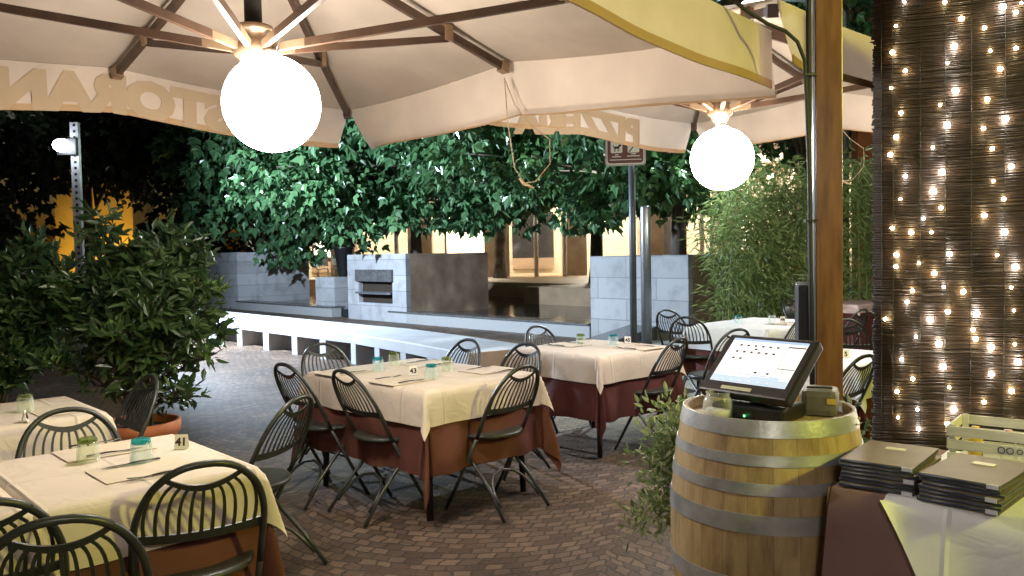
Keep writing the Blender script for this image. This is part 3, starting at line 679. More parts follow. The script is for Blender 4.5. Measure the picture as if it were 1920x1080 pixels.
b = MB().box(6.9, 16.2, 2.1, .35, .3, 4.2); tag(b.build('red_pillar', 'terracotta'), 'narrow red brick pillar glimpsed beside the reed screen', 'pillar')

# ------------------------------------------------------------------ potted shrubs at the left
def shrub(label, x, y, prof, tilt, nleaf, seed, pot_r=.25, pot_h=.455):
    t = thing('potted_shrub', label, 'shrub', (x, y, 0), 0, 'potted shrubs at the left')
    MB().lathe([(pot_r * .72, 0), (pot_r * .95, pot_h - .09), (pot_r * .95, pot_h - .085), (pot_r * 1.03, pot_h - .08), (pot_r * 1.04, pot_h - .005), (pot_r * 1.0, pot_h), (pot_r * .92, pot_h - .005), (pot_r * .9, pot_h - .06)], 36, close=False).build('pot', 'terracotta', t)
    MB().lathe([(pot_r * .91, pot_h - .055), (1e-4, pot_h - .045)], 24, close=False).build('soil', 'soil', t)
    st = MB(); P = []; D = []; TP = []; TD = []
    for i, (ax, ay, az) in enumerate(prof):
        b0 = Vector((RNG.uniform(-.08, .08), RNG.uniform(-.08, .08), pot_h - .05)); e = Vector((ax, ay, az))
        mid = b0.lerp(e, .55) + Vector((-ax * .25, -ay * .25, .12)); pts = bez(b0, mid, e, 9)
        st.tube(pts, [.013 - .001 * k for k in range(10)], 6)
        for s in range(4, 10):
            for k in range(5 if s < 6 else 10):
                c = pts[s]; d = Vector(RNG.normal(size=3)).normalized(); d.z = d.z * .6 + .25
                L_ = RNG.uniform(.06, .22) * (.7 if s == 9 else 1); q = c + d * L_
                if k < 5: st.tube([c, q], .003, 4, cap=False)
                for j in range(nleaf):
                    if q.z < 1.0 and RNG.random() < .6: continue
                    f = RNG.random(); o = RNG.normal(size=3) * .022; P.append(np.array(c.lerp(q, .3 + .7 * f)) + o); D.append(np.array(d) * .6 + RNG.normal(size=3) * .55 + np.array([0, 0, .1]))
        if i % 3 == 0:
            for j in range(16): TP.append(np.array(e) + RNG.normal(size=3) * .03); TD.append(RNG.normal(size=3) * .4 + np.array([0, 0, .8]))
    st.build('stems', 'stem', t)
    leaf_mesh('foliage', np.array(P), np.array(D), RNG.uniform(.07, .125, len(P)), 'lance', 'shrubleaf', t)
    if TP: leaf_mesh('young_foliage', np.array(TP), np.array(TD), RNG.uniform(.05, .09, len(TP)), 'lance', 'shrubtip', t)
def dome(n, wx, wy, z0, z1, lx=0.0):
    out = []
    for i in range(n):
        a = RNG.uniform(0, 2 * math.pi); r = math.sqrt(RNG.random()); z = z0 + (z1 - z0) * RNG.random()
        k = 1 if z < z0 + .6 * (z1 - z0) else 1 - .55 * ((z - z0) / (z1 - z0) - .6) / .4
        out.append((math.cos(a) * r * wx * k + lx, math.sin(a) * r * wy * k, z))
    return out
shrub('large leafy shrub in a round terracotta pot beside table 41', -2.47, 5.4,
      dome(22, .50, .4, 1.0, 1.56) + [(-.22, 0, 1.76), (.10, .1, 1.62), (.26, 0, 1.64), (.46, 0, 1.56), (-.48, 0, 1.45), (.48, -.1, .86), (.40, -.15, .62), (.50, .1, 1.05), (-.5, -.1, .86), (.15, -.2, .95), (-.60, 0, 1.2), (.50, 0, 1.3)], 0, 5, 1)
shrub('second leafy shrub cut off by the left edge of the photo', -3.62, 5.6,
      dome(26, .62, .5, .8, 1.5) + [(.45, -.1, 1.6), (.5, 0, .9), (.3, -.2, .75), (.5, -.1, 1.2)], 0, 8, 2)

# ------------------------------------------------------------------ parasols
def parasol(label, O, half, rot, zc, zm, zap, zhub, vl, vr, word, cordside, ax, ay, lift=0.0, near=0.0):
    t = thing('parasol', label, 'parasol', (O[0], O[1], 0), rot, 'large square wooden parasols')
    a = half; cor = [Vector((a, a, zc)), Vector((-a, a, zc)), Vector((-a, -a, zc)), Vector((a, -a, zc))]
    midp = [Vector((0, a, zm)), Vector((-a, 0, zm)), Vector((0, -a, zm)), Vector((a, 0, zm))]   # follows cor[i]
    cor[3].z -= .08
    for q_ in (cor[1], midp[1], cor[2]): q_.z += lift
    for q_ in (cor[2], midp[2], cor[3]): q_.z -= near
    apex = Vector((0, 0, zap))
    ring = []
    for i in range(4): ring += [cor[i], midp[i]]
    cv = MB(); NR, NE = 14, 12                      # 8 gores, each subdivided and sagging between its ribs
    for i in range(8):
        p, q = ring[i], ring[(i + 1) % 8]; vs = []
        for r_ in range(NR + 1):
            f = r_ / NR
            for e_ in range(NE + 1):
                h_ = e_ / NE; b_ = apex.lerp(p.lerp(q, h_), f); sag = .07 * f * math.sin(math.pi * h_) * (1 - .7 * f)
                vs.append((b_.x, b_.y, b_.z - sag + .02))
        fs = [(r_ * (NE + 1) + e_, r_ * (NE + 1) + e_ + 1, (r_ + 1) * (NE + 1) + e_ + 1, (r_ + 1) * (NE + 1) + e_) for r_ in range(NR) for e_ in range(NE)]
        cv.add(vs, fs, True)
    cv.build('canopy', 'canopy', t)
    # valances: side 0 y=+a (far left), 1 x=-a, 2 y=-a, 3 x=+a (far right)
    for i in range(4):
        if lift and i == 1: continue          # this side lies over the neighbouring canopy, its valance tied up
        c0, m_, c1 = cor[i], midp[i], cor[(i + 1) % 4]; out = Vector((m_.x, m_.y, 0)).normalized()
        hgt = (vl, vl, vl, vr)[i]; vb = MB(); n = 60; rows = 9; vs = []
        for k in range(n + 1):
            s = k / n; e_ = c0.lerp(m_, s * 2) if s < .5 else m_.lerp(c1, s * 2 - 1)
            ed = min(s, 1 - s); sag = .021 * math.sin(math.pi * ((s * 2) % 1.0))
            for j in range(rows + 1):
                g_ = j / rows; w_ = math.sin(s * 17 + i * 2.1) * .008 + math.sin(s * 41 + i) * .003 + math.sin(s * 7.3 + i * 1.3) * .012
                shut = (i == 3 and s < .5) or (i == 2 and s > .5)
                flare = (0 if shut else .10 if i == 3 else .03) * g_ * max(0, 1 - ed * 7) ** 1.5
                dn = hgt * g_ * (1 + .05 * math.sin(s * 9 + i)); curl = (.05 * g_ ** 2 if i == 3 else 0)
                side = (c1 - c0).normalized() * (.16 * g_ * max(0, 1 - ed * 14) * (1 if s < .5 else -1)) * (0 if shut else 1)
                p = e_ + out * (.004 + w_ * g_ + flare + curl) + side * .5; vs.append((p.x, p.y, e_.z - sag + .02 - dn))
        fs = [(k * (rows + 1) + j, (k + 1) * (rows + 1) + j, (k + 1) * (rows + 1) + j + 1, k * (rows + 1) + j + 1) for k in range(n) for j in range(rows)]
        vb.add(vs, fs, True); va = vb.build('valance', 'canopy', t)
        hm = MB()   # hem tape along the bottom edge
        hm.ribbon([Vector(vs[k * (rows + 1) + rows]) + Vector((0, 0, .018)) for k in range(n + 1)], .036, .007, tuple(out)); hm.build('hem', 'hemtape', va)
        if i == 0 and word:
            # lettering is on the outer face and reads mirrored through the canvas from below
            mt = Matrix.Translation((0, a - .004, zm - .03 - hgt * .5)) @ Matrix.Rotation(math.pi, 4, 'Z') @ Matrix.Rotation(math.pi / 2, 4, 'X') @ Matrix.Diagonal((1.22, 1, 1, 1))
            me_o = text_mesh('lettering', word, .275, 'letter', va, mt, bold=.020)
            for v in me_o.data.vertices:   # follow the hanging cloth
                s = .5 - v.co.x / (2 * a) ; g_ = (zm - .02 - v.co.z) / hgt
                w_ = math.sin(s * 17) * .008 + math.sin(s * 41) * .003 + math.sin(s * 7.3) * .012
                v.co.y += w_ * max(0, min(1, g_)) + .0; sg = .021 * math.sin(math.pi * ((s * 2) % 1.0)); v.co.z += .025 - sg
                v.co.z += -(zm - zc) * abs(v.co.x) / a
    hub = Vector((0, 0, zhub))
    for i in range(8):
        e_ = ring[i]; d = (e_ - apex).normalized(); nrm = Vector((0, 0, 1)) - d * d.z
        o = apex.lerp(e_, .03) - Vector((0, 0, .035)); e2 = apex.lerp(e_, .965) - Vector((0, 0, .035))
        rb = MB().ribbon([o, o.lerp(e2, .5) - Vector((0, 0, .012)), e2], .027, .042, tuple(nrm)); rb_o = rb.build('rib', 'wood', t)
        MB().box(0, 0, 0, .05, .05, .06, mat=Matrix.Translation(e2) @ d.to_track_quat('Y', 'Z').to_matrix().to_4x4()).build('end_cap', 'brass' if i % 2 else 'wood', rb_o)
        j = apex.lerp(e_, .70 if i % 2 else .60) - Vector((0, 0, .07)); d2 = Vector((e_.x, e_.y, 0)).normalized()
        s0 = hub + d2 * .075; n2 = Vector((0, 0, 1)); st = MB().ribbon([s0 + (j - s0) * .10, j], .025, .036, tuple(n2)); so = st.build('strut', 'wood', t)
        MB().ribbon([s0, s0 + (j - s0) * .115], .026, .034, tuple(n2)).build('bracket', 'brass', so)
        MB().box(j.x, j.y, j.z + .03, .05, .05, .085).build('joint', 'brass', so)
    MB().tube([(0, 0, zhub + .02), (0, 0, zap + .05)], .028, 14).build('mast', 'iron', t)
    MB().lathe([(.034, .10), (.038, .10), (.038, .30), (.033, .30)], 16, (0, 0, zhub), close=False).build('sleeve', 'rubber', t)
    MB().lathe([(.03, .10), (.082, .095), (.09, .075), (.075, .07), (.062, .03), (.085, .01), (.085, -.035), (.062, -.05), (.055, -.075), (.035, -.09), (.03, -.115), (1e-4, -.12)], 24, (0, 0, zhub)).build('hub', 'brass', t)
    # pull cord with its wooden toggle
    if cordside:
        k0 = midp[3] + Vector((-.05, 0, -.08)); cd = MB()
        cd.tube([k0, k0 + Vector((.0, -.02, -.25)), k0 + Vector((.02, -.05, -.52)), k0 + Vector((.05, -.09, -.60))], .0035, 6)
        cd.tube([k0, k0 + Vector((.03, -.05, -.16)), k0 + Vector((.10, -.12, -.28)), k0 + Vector((.16, -.2, -.36)), k0 + Vector((.16, -.2, -.50)), k0 + Vector((.1, -.14, -.60)), k0 + Vector((.05, -.09, -.61))], .0035, 6)
        c_o = cd.build('pull_cord', 'rope', t)
        q = k0 + Vector((.05, -.09, -.61)); MB().tube([q + Vector((-.012, .02, .03)), q, q + Vector((.03, -.05, -.03))], [.006, .010, .007], 8).build('toggle', 'rope', c_o)
    # overhead arm that carries the canopy
    MB().tube([(0, 0, zap + .03), (ax * .15, ay * .15, zap + .35), (ax * .9, ay * .9, zap + .42), (ax, ay, zap + .1), (ax, ay, 0)], .05, 12).build('support_arm', 'iron', t)
    return t
parasol('large cream parasol over the front tables, reading RISTORANTE', (-1.12, 3.69), 1.62, .797, 2.535, 2.60, 3.06, 2.43, .27, .29, 'RISTORANTE', True, -2.9, -2.45)
parasol('cream parasol farther back on the right, reading PIZZERIA', (1.45, 5.72), 1.40, .66, 2.66, 2.72, 3.12, 2.47, .27, .27, 'PIZZERIA', True, 2.9, -1.4, lift=.12, near=.17)

def globe_lamp(label, c, hub):
    t = thing('globe_lamp', label, 'lamp', c, 0, 'white globe lamps of the terrace')
    MB().sphere((0, 0, 0), .21, 40, 24).build('globe', 'globe', t)
    MB().lathe([(.045, .20), (.05, .215), (.03, .235), (.012, .24), (1e-4, .24)], 16).build('cap', 'whitemetal', t)
    d = Vector(hub) - Vector(c)
    MB().tube([(0, 0, .23), (.004, 0, .27), (-.004, 0, .31), (d.x * .3, d.y * .3, d.z + .02)], .005, 6).build('hanging_cord', 'whitemetal', t)
    MB().tube([(.02, 0, .22), (.05, 0, .30), (d.x * .4 + .03, d.y * .4, d.z + .04)], .003, 6).build('chain', 'steel', t)
globe_lamp('large glowing white globe lamp under the RISTORANTE parasol', (-1.04, 3.66, 2.18), (-1.12, 3.69, 2.44))
globe_lamp('smaller-looking glowing white globe lamp under the PIZZERIA parasol', (1.43, 5.60, 2.12), (1.45, 5.72, 2.47))
globe_lamp('white fill globe added out of view behind the camera', (.25, -.7, 2.3), (.25, -.62, 2.56))  # unseen globe added to brighten the menu cloth and barrel front
t = thing('globe_lamp', 'white fill globe on a slim pole, added out of view behind the reed screen', 'lamp', (3.93, 8.4, 2.35), 0, 'white globe lamps of the terrace')  # hidden globe and pole, added to brighten the bamboo and white cloth
MB().sphere((0, 0, 0), .21, 30, 18).build('globe', emit('fill_globe_light', (1, .94, .87), L_GLOBE * 1.9), t); MB().tube([(0, 0, -2.35), (0, 0, -.2)], .025, 10).build('pole', 'iron', t)
# unseen yellow lantern, assumed as the source tinting valances, cloths and barrel
for x, y, z in ((3.85, .25, 3.1),):
    t = thing('assumed_lantern', 'assumed yellow globe lantern, out of view right of the camera', 'lantern', (x, y, z), 0, 'assumed yellow lanterns out of view')
    MB().sphere((0, 0, 0), .16, 24, 14).build('globe', 'assumed_yellow', t)
    MB().tube([(0, 0, .15), (0, -.05, .3), (0, -.3, .3)], .015, 8).build('bracket', 'iron', t)

# ------------------------------------------------------------------ chairs
def make_chair(loc, rz, label, group):
    t = thing('folding_chair', label, 'chair', loc, rz, group)
    ZS = [(0, .20), (.45, -.055), (.60, -.125), (.86, -.255)]
    def yz(z):
        for (z0, y0), (z1, y1) in zip(ZS, ZS[1:]):
            if z <= z1: return y0 + (y1 - y0) * (z - z0) / (z1 - z0)
        return ZS[-1][1] + (z - .86) * -.5
    W = .205
    arc = [(W * math.copysign(abs(math.cos(a)) ** .86, math.cos(a)), .60 + .26 * math.sin(a) ** .92) for a in [math.pi * i / 28 for i in range(29)]]
    path = [(W, .45), (W, .53)] + arc + [(-W, .53), (-W, .45)]
    MB().tube([(x, yz(z), z) for x, z in path], .0118, 8).build('back_frame', 'chair', t)
    nrm = Vector((0, .89, .45)); bk = MB()
    def q(x, z): return (x, yz(z) + .012 - .022 * (1 - (x / W) ** 2), z)
    bar = [(x, .612 - .012 * (1 - (x / .2) ** 2)) for x in np.linspace(-.2, .2, 13)]
    bk.ribbon([q(x, z) for x, z in bar], .036, .005, tuple(nrm))
    cres = [(x, .778 + .048 * (abs(x) / .125) ** 1.9) for x in np.linspace(-.128, .128, 15)]
    bk.ribbon([q(x, z) for x, z in cres], [.014 + .012 * (1 - abs(x) / .128) for x, z in cres], .005, tuple(nrm))
    for k in range(11):
        s = (k - 5) / 5; xt = s * .118; xb = s * .172; zt = .778 + .048 * (abs(xt) / .125) ** 1.9 - .008
        xm = s * .168 + math.copysign(.022 * abs(s), s)
        pts = [(1 - u) ** 2 * Vector((xt, zt)) + 2 * u * (1 - u) * Vector((xm, .735 + .02 * abs(s))) + u * u * Vector((xb, .615)) for u in np.linspace(0, 1, 8)]
        bk.ribbon([q(p[0], p[1]) for p in pts], [.0092 + .004 * abs(u - .3) for u in np.linspace(0, 1, 8)], .004, tuple(nrm))
    bk.build('backrest', 'chair', t)
    for s in (1, -1):
        MB().tube([(s * W, yz(.452), .452), (s * (W + .003), yz(.2), .2), (s * (W + .008), yz(.004), .004)], .0115, 8).build('leg', 'chair', t)
        MB().tube([(s * .172, .15, .438), (s * .176, -.03, .26), (s * .185, -.14, .15), (s * .20, -.25, .004)], .0105, 8).build('leg', 'chair', t)
    def yr(z): return .15 + (-.25 - .15) * (.438 - z) / .434
    MB().tube([(s_, yr(z) - .012, z) for s_, z in [(-.172, .07), (-.160, .13), (-.135, .18), (-.09, .215), (0, .232), (.09, .215), (.135, .18), (.160, .13), (.172, .07)]], .009, 8).build('stretcher', 'chair', t)
    MB().tube([(-.2, yz(.27), .27), (.2, yz(.27), .27)], .006, 6).build('pivot_rod', 'chair', t)
    st = MB(); prof = [(1e-4, .440), (.185, .440), (.2, .446), (.203, .455), (.198, .464), (.18, .466), (.1, .459), (1e-4, .457)]
    st.lathe(prof, 36, (0, .045, 0)); st.build('seat', 'seat', t)
    return t
CH = 'folding metal chairs around the tables'
chairs = [  # back-top x, y, facing deg, label
    (-1.949, 3.579, -55, 'dark slatted chair at the far side of table 41, facing the camera'),
    (-.975, 2.575, 120, 'dark chair at the near side of table 41, before the cloth'),
    (-1.44, 2.19, 122, 'dark chair back cut by the left edge, behind the lowest chair'),
    (-1.139, 2.034, 116, 'chair back in the bottom left corner, nearest of all'),
    (-.985, 3.80, 163, 'chair standing alone between tables 41 and 43'),
    (-1.401, 4.999, 45, 'chair at the left side of table 43, partly hidden by the lone chair'),
    (-0.976, 4.669, 42, 'chair at the near left side of table 43 with its feet fully visible'),
    (-1.44, 6.147, -47, 'chair at the far left end of table 43, before the white bench'),
    (-0.331, 6.269, -137, 'chair at the far side of table 43 seen against the white bench'),
    (0.108, 5.897, -137, 'chair between tables 43 and 45, behind the front chair'),
    (0.069, 4.713, 139, 'chair at the near right side of table 43 with an arched rear leg brace'),
    (0.207, 7.333, -47, 'chair at the far left of table 45, above the fountain wall'),
    (1.24, 6.10, 138, 'chair at the right of table 45, next to the barrel plant'),
    (1.70, 9.10, 43, 'farther of two chairs left of the white cloth with table 46'),
    (1.70, 8.05, 62, 'nearer of two chairs left of the white cloth with table 46'),
    (3.60, 10.8, -50, 'dark chair behind table 46 with its back against the bamboo'),
    (2.794, 7.87, 133, 'chair right of table 46, half hidden by the wooden post'),
    (1.837, 6.703, 120, 'chair back just above the top of the touch screen'),
    (5.95, 14.2, -135, 'chair behind the distant pink table'),
    (3.02, 7.50, 60, 'dark chair just right of the wooden post, before the pink cloth'),
    (3.70, 8.70, 130, 'chair before the pink cloth, touching the reed screen edge'),
    (2.113, 4.921, 128, 'chair beside the reed screen, in front of the table with the 5 card'),
    (-2.015, 4.586, -137, 'dim chair standing in front of the terracotta pot'),
]
ch0 = None
for x, y, deg, lab in chairs:
    a = R(deg); f = Vector((math.cos(a), math.sin(a))); loc = (x + f.x * .255, y + f.y * .255, 0); rz = a - math.pi / 2
    if ch0 is None: ch0 = make_chair(loc, rz, lab, CH)
    else: dup(ch0, loc, rz, lab)

# ------------------------------------------------------------------ tables and cloths
def drape(w, l, ox, oy, z, seed, wave=.012, step=.025, corner=.34, lift=0.0, floor=.04, hug=0.0):
    """cloth over a w x l top: flat part, hanging sides with soft waves, folded corners"""
    rs = np.random.default_rng(seed); ph = rs.uniform(0, 6.28, 8)
    nx = int((w + 2 * ox) / step) + 1; ny = int((l + 2 * oy) / step) + 1
    X = np.linspace(-w / 2 - ox, w / 2 + ox, nx); Y = np.linspace(-l / 2 - oy, l / 2 + oy, ny); vs = []; rad = .012 + lift
    for y in Y:
        for x in X:
            ex = max(0, abs(x) - w / 2); ey = max(0, abs(y) - l / 2); sx = math.copysign(1, x); sy = math.copysign(1, y)
            cx_ = max(-w / 2, min(w / 2, x)); cy_ = max(-l / 2, min(l / 2, y))
            if ex == 0 and ey == 0: vs.append((cx_, cy_, z + lift + .0008 * math.sin(x * 23 + ph[0]) * math.sin(y * 19 + ph[1]))); continue
            r = math.hypot(ex, ey); a = math.atan2(ey, ex); fold = math.sin(2 * a)
            drop = r; bend = rad * (1 - math.exp(-r / .02))
            s = (y if ey == 0 else x); k = (0 if ey == 0 else 3) + (1 if (sx if ey == 0 else sy) > 0 else 0)
            wv = wave * max(0, min(1, (r - hug) / .22)) * (.9 + math.sin(s * 11 + ph[k]) + .6 * math.sin(s * 23 + ph[k + 1])) + .035 * r
            out = bend + max(-.006, wv) * (1 - fold) if True else 0
            if ex > 0 and ey > 0:
                # the corner's spare cloth stands out as one fold along the diagonal
                amt = fold ** 1.5 * corner * r; out = bend + amt + wv * .4
                out += .030 * min(1, r / .35) * math.sin(a * 8 + ph[2]) * (1 if hug else 0); dx, dy = math.cos(a), math.sin(a); drop = math.sqrt(max(0, r * r - amt * amt)) * (1 - .03 * fold)
                px, py = cx_ + sx * dx * out, cy_ + sy * dy * out
            else: px, py = cx_ + (sx * out if ex > 0 else 0), cy_ + (sy * out if ey > 0 else 0)
            vs.append((px, py, max(floor, z + lift - drop + min(.01, bend * .2))))
    fs = [(j * nx + i, j * nx + i + 1, (j + 1) * nx + i + 1, (j + 1) * nx + i) for j in range(ny - 1) for i in range(nx - 1)]
    b = MB(); b.add(vs, fs, True); return b

def table(N, w, l, rz, name, seed, top='cream', under='brown', o1=(.2, .2), o2=(.44, .44), under_on=True, glab='', ulab='', tlab=''):
    c = Vector(N) + Vector((math.cos(rz), math.sin(rz))) * w / 2 + Vector((-math.sin(rz), math.cos(rz))) * l / 2
    t = thing('restaurant_table', tlab, 'table', (c.x, c.y, 0), rz, 'restaurant tables under their cloths')
    MB().box(0, 0, .7275, w - .01, l - .01, .025, bev=.004).build('tabletop', 'iron', t)
    for sx in (-1, 1):
        for sy in (-1, 1): MB().tube([(sx * (w / 2 - .09), sy * (l / 2 - .09), .716), (sx * (w / 2 - .07), sy * (l / 2 - .07), 0)], .02, 10).build('leg', 'iron', t)
    u = drape(w, l, o2[0], o2[1], .742, seed, .024, .025, .13, hug=o1[0] - .03).build('undercloth', under, None, (c.x, c.y, 0), rz); tag(u, ulab, 'tablecloth', 'dark undercloths')
    k = drape(w, l, o1[0], o1[1], .742, seed + 50, .008, .025, .26, .012).build('tablecloth', top, None, (c.x, c.y, 0), rz); tag(k, glab, 'tablecloth', 'pale top cloths')
    return t
table((-.488, 4.547), .90, 1.22, R(45), 'x', 1, o1=(.2, .2), o2=(.46, .46), tlab='table numbered 43 under cream and brown cloths', glab='cream tablecloth on table 43 with four glasses', ulab='brown undercloth hanging in long corner folds on table 43')
table((.62, 5.93), .88, .88, R(42), 'x', 2, under='wine', o1=(.2, .2), o2=(.46, .46), tlab='table numbered 45 in front of the fountain wall', glab='cream tablecloth on table 45 with two glasses', ulab='wine red undercloth of table 45')
table((2.40, 7.75), 1.25, .90, R(43), 'x', 3, top='white', under='wine', o1=(.24, .24), o2=(.5, .5), tlab='table numbered 46 left of the wooden post', glab='bright white tablecloth on table 46', ulab='dark undercloth showing below the bright white cloth of table 46')
table((-1.442, 2.473), .70, .80, R(43), 'x', 4, o1=(.2, .2), o2=(.44, .44), tlab='table numbered 41 at the lower left', glab='yellow-green lit tablecloth on table 41', ulab='brown undercloth below the cloth of table 41')
table((-1.995, 1.97), .72, .80, R(43), 'x', 5, o1=(.2, .2), o2=(.44, .44), tlab='table butted against the left end of table 41', glab='cream tablecloth at the left edge, joined to table 41', ulab='brown undercloth of the table joined to table 41')
table((-2.72, 3.43), .95, .72, R(43), 'x', 6, o1=(.2, .2), o2=(.44, .44), tlab='table at the left in front of the shrubs', glab='beige tablecloth at the left, in front of the shrubs', ulab='brown undercloth of the table in front of the shrubs')
table((2.2, 5.25), .85, .85, R(43), 'x', 7, top='white', under='wine', o1=(.22, .22), o2=(.46, .46), tlab='table with the 5 card beside the reed screen', glab='white tablecloth between the wooden post and the reed screen', ulab='dark undercloth of the table beside the reed screen')
table((4.6, 11.0), 1.1, 1.1, R(43), 'x', 8, top='pink', under='wine', o1=(.12, .12), o2=(.62, .62), tlab='distant table with pinkish cloth right of the post', glab='pinkish tablecloth on the distant table right of the post', ulab='dull pink undercloth of the distant table right of the post')

# things laid on the tables
TZ = .7565
def tumbler(x, y, col, label):
    t = thing('glass_tumbler', label, 'glass', (x, y, TZ), 0, 'upturned glass tumblers')
    base = {'teal': 'teal_base', 'green': 'green_base', 'clear': 'glass_clear'}[col]
    b = MB(); n = 24; pr_ = [(.040, 0), (.0405, .004), (.0395, .03), (.036, .07), (.0335, .076), (.031, .070), (.034, .03), (.037, .004), (.040, 0)]
    b.lathe(pr_, n, close=False); vs = b.v
    for i, v in enumerate(vs):
        j = i % n; k = 1 + .022 * (1 if (j // 2) % 2 else -1) * (1 if .012 < v[2] < .06 else 0); vs[i] = (v[0] * k, v[1] * k, v[2])
    b.build('wall', 'glass_' + col, t)
    MB().lathe([(1e-4, .070), (.0325, .070), (.0345, .077), (.033, .086), (.029, .089), (1e-4, .088)], n).build('base', base, t)
for x, y, c, l in ((-.886, 5.389, 'teal', 'teal tumbler nearest the left end of table 43'), (-.821, 5.667, 'green', 'green tumbler at the far side of table 43'),
                   (-.499, 4.998, 'teal', 'teal tumbler right beside the 43 card'), (-.431, 5.333, 'green', 'green tumbler on the right half of table 43'),
                   (.553, 6.72, 'green', 'green tumbler on table 45'), (.809, 6.64, 'teal', 'teal tumbler beside the 45 card'),
                   (2.30, 8.40, 'teal', 'teal tumbler on the white cloth of table 46'), (2.62, 8.33, 'clear', 'clear tumbler beside the 46 card'),
                   (-1.595, 3.064, 'green', 'clear greenish tumbler on table 41'), (-1.382, 3.033, 'teal', 'teal tumbler on table 41'), (-2.444, 4.109, 'green', 'greenish tumbler on the table in front of the shrubs')):
    tumbler(x, y, c, l)
def card(x, y, num, rz, label, h=.056, w=.050):
    t = thing('number_card', label, 'number card', (x, y, TZ), rz, 'table number cards')
    c = MB(); tl = R(14)
    for s in (1, -1): c.add([(-w / 2, s * -.014, 0), (w / 2, s * -.014, 0), (w / 2, 0, h), (-w / 2, 0, h)], [(0, 1, 2, 3) if s > 0 else (3, 2, 1, 0)])
    c.build('card', 'card', t)
    ang = math.atan2(h, .014)
    text_mesh('number', num, .043, 'ink', t, Matrix.Translation((0, -.0085, h * .47)) @ Matrix.Rotation(ang, 4, 'X'), bold=.0016, extrude=.0004)
card(-.629, 5.168, '43', R(5), 'white number card reading 43'); card(.944, 6.778, '45', R(-3), 'white number card reading 45')
card(2.80, 8.55, '46', R(-5), 'white number card reading 46'); card(-1.32, 3.25, '41', R(8), 'white number card reading 41')
card(-2.294, 3.85, '40', R(112), 'narrow number card seen edge-on at the left'); card(2.27, 5.62, '5', R(-10), 'number card beside the post, reading 5')
def mat_(x, y, rz, label, w=.24, l=.32, fork=True):
    t = tag(MB().box(0, 0, .0012, w, l, .0024).build('placemat', 'paper', None, (x, y, TZ), rz), label, 'placemat', 'paper placemats')
    def cut(kind, dx, lab):
        c = thing(kind, lab, kind, (x + math.cos(rz) * dx, y + math.sin(rz) * dx, TZ + .003), rz, 'cutlery on the tables')
        MB().ribbon([(0, -.09, .006), (0, -.02, .008), (0, .02, .006)], [.014, .011, .006], .004, (0, 0, 1)).build('handle', 'black', c)
        hd = MB()
        if kind == 'fork':
            hd.ribbon([(0, .02, .006), (0, .045, .003), (0, .06, .004)], [.006, .018, .022], .002, (0, 0, 1))
            for k in range(4): hd.ribbon([(-.0085 + k * .0057, .06, .004), (-.0085 + k * .0057, .10, .009)], .003, .002, (0, 0, 1))
            hd.build('tines', 'cutlery', c)
        else:
            hd.ribbon([(0, .02, .005), (0, .07, .004), (0, .115, .004)], [.012, .018, .003], .002, (0, 0, 1)); hd.build('blade', 'cutlery', c)
    if fork:
        cut('fork', -w / 2 - .02, 'fork lying at the left of the ' + label); cut('knife', w / 2 - .03, 'dark handled knife on the ' + label)
mat_(-1.33, 2.93, R(133), 'paper mat at the near side of table 41'); mat_(-1.62, 3.235, R(-47), 'paper mat at the far side of table 41')
mat_(-.67, 4.93, R(-45), 'paper mat at the near side of table 43'); mat_(-1.10, 5.35, R(-45), 'paper mat at the left side of table 43')
mat_(-.16, 5.33, R(135), 'paper mat at the right side of table 43'); mat_(-.60, 5.72, R(135), 'paper mat at the back of table 43')
mat_(.98, 6.45, R(42), 'paper mat at the front of table 45'); mat_(.45, 6.75, R(42), 'paper mat at the left of table 45')
mat_(2.75, 8.30, R(43), 'paper mat on the white cloth of table 46'); mat_(-2.30, 4.15, R(43), 'paper mat on the table in front of the shrubs', fork=False)

# ------------------------------------------------------------------ wooden post, cable and speaker
t = thing('wooden_post', 'tall varnished wooden post in front of the reed screen', 'post', (1.335, 3.5, 0), R(-10))
MB().box(0, 0, 1.75, .106, .11, 3.5, bev=.004).build('post', 'post', t)
MB().box(-.058, -.03, 1.75, .008, .03, 3.5).build('edge_strip', 'steel', t)
t = thing('power_cable', 'black power cable strapped to the wooden post', 'cable', (0, 0, 0))
pc = [(.90, 3.38, 2.52), (.973, 3.4, 2.474), (1.059, 3.4, 2.419), (1.135, 3.42, 2.396), (1.189, 3.43, 2.353), (1.222, 3.44, 2.28), (1.230, 3.44, 2.1), (1.240, 3.44, 1.8), (1.248, 3.45, 1.4), (1.252, 3.45, 1.0)]
MB().tube(pc, .008, 8).build('cord', 'rubber', t)
MB().tube([(1.243, 3.46, 3.4), (1.246, 3.46, 2.4), (1.25, 3.46, 1.5), (1.257, 3.46, .9)], .011, 8).build('conduit', 'rubber', t)
for z in (2.22, 1.62): MB().box(1.245, 3.44, z, .05, .03, .008).build('strap', 'black', t)
t = thing('wall_speaker', 'small black speaker box mounted on the wooden post', 'speaker', (1.262, 3.56, 1.09), R(-10))
MB().box(0, 0, .13, .07, .09, .26, bev=.008).build('cabinet', 'black', t)
MB().box(0, -.047, .13, .055, .004, .22).build('grille', 'rubber', t)
MB().box(-.01, .0, .266, .05, .03, .008).build('bracket', 'steel', t)

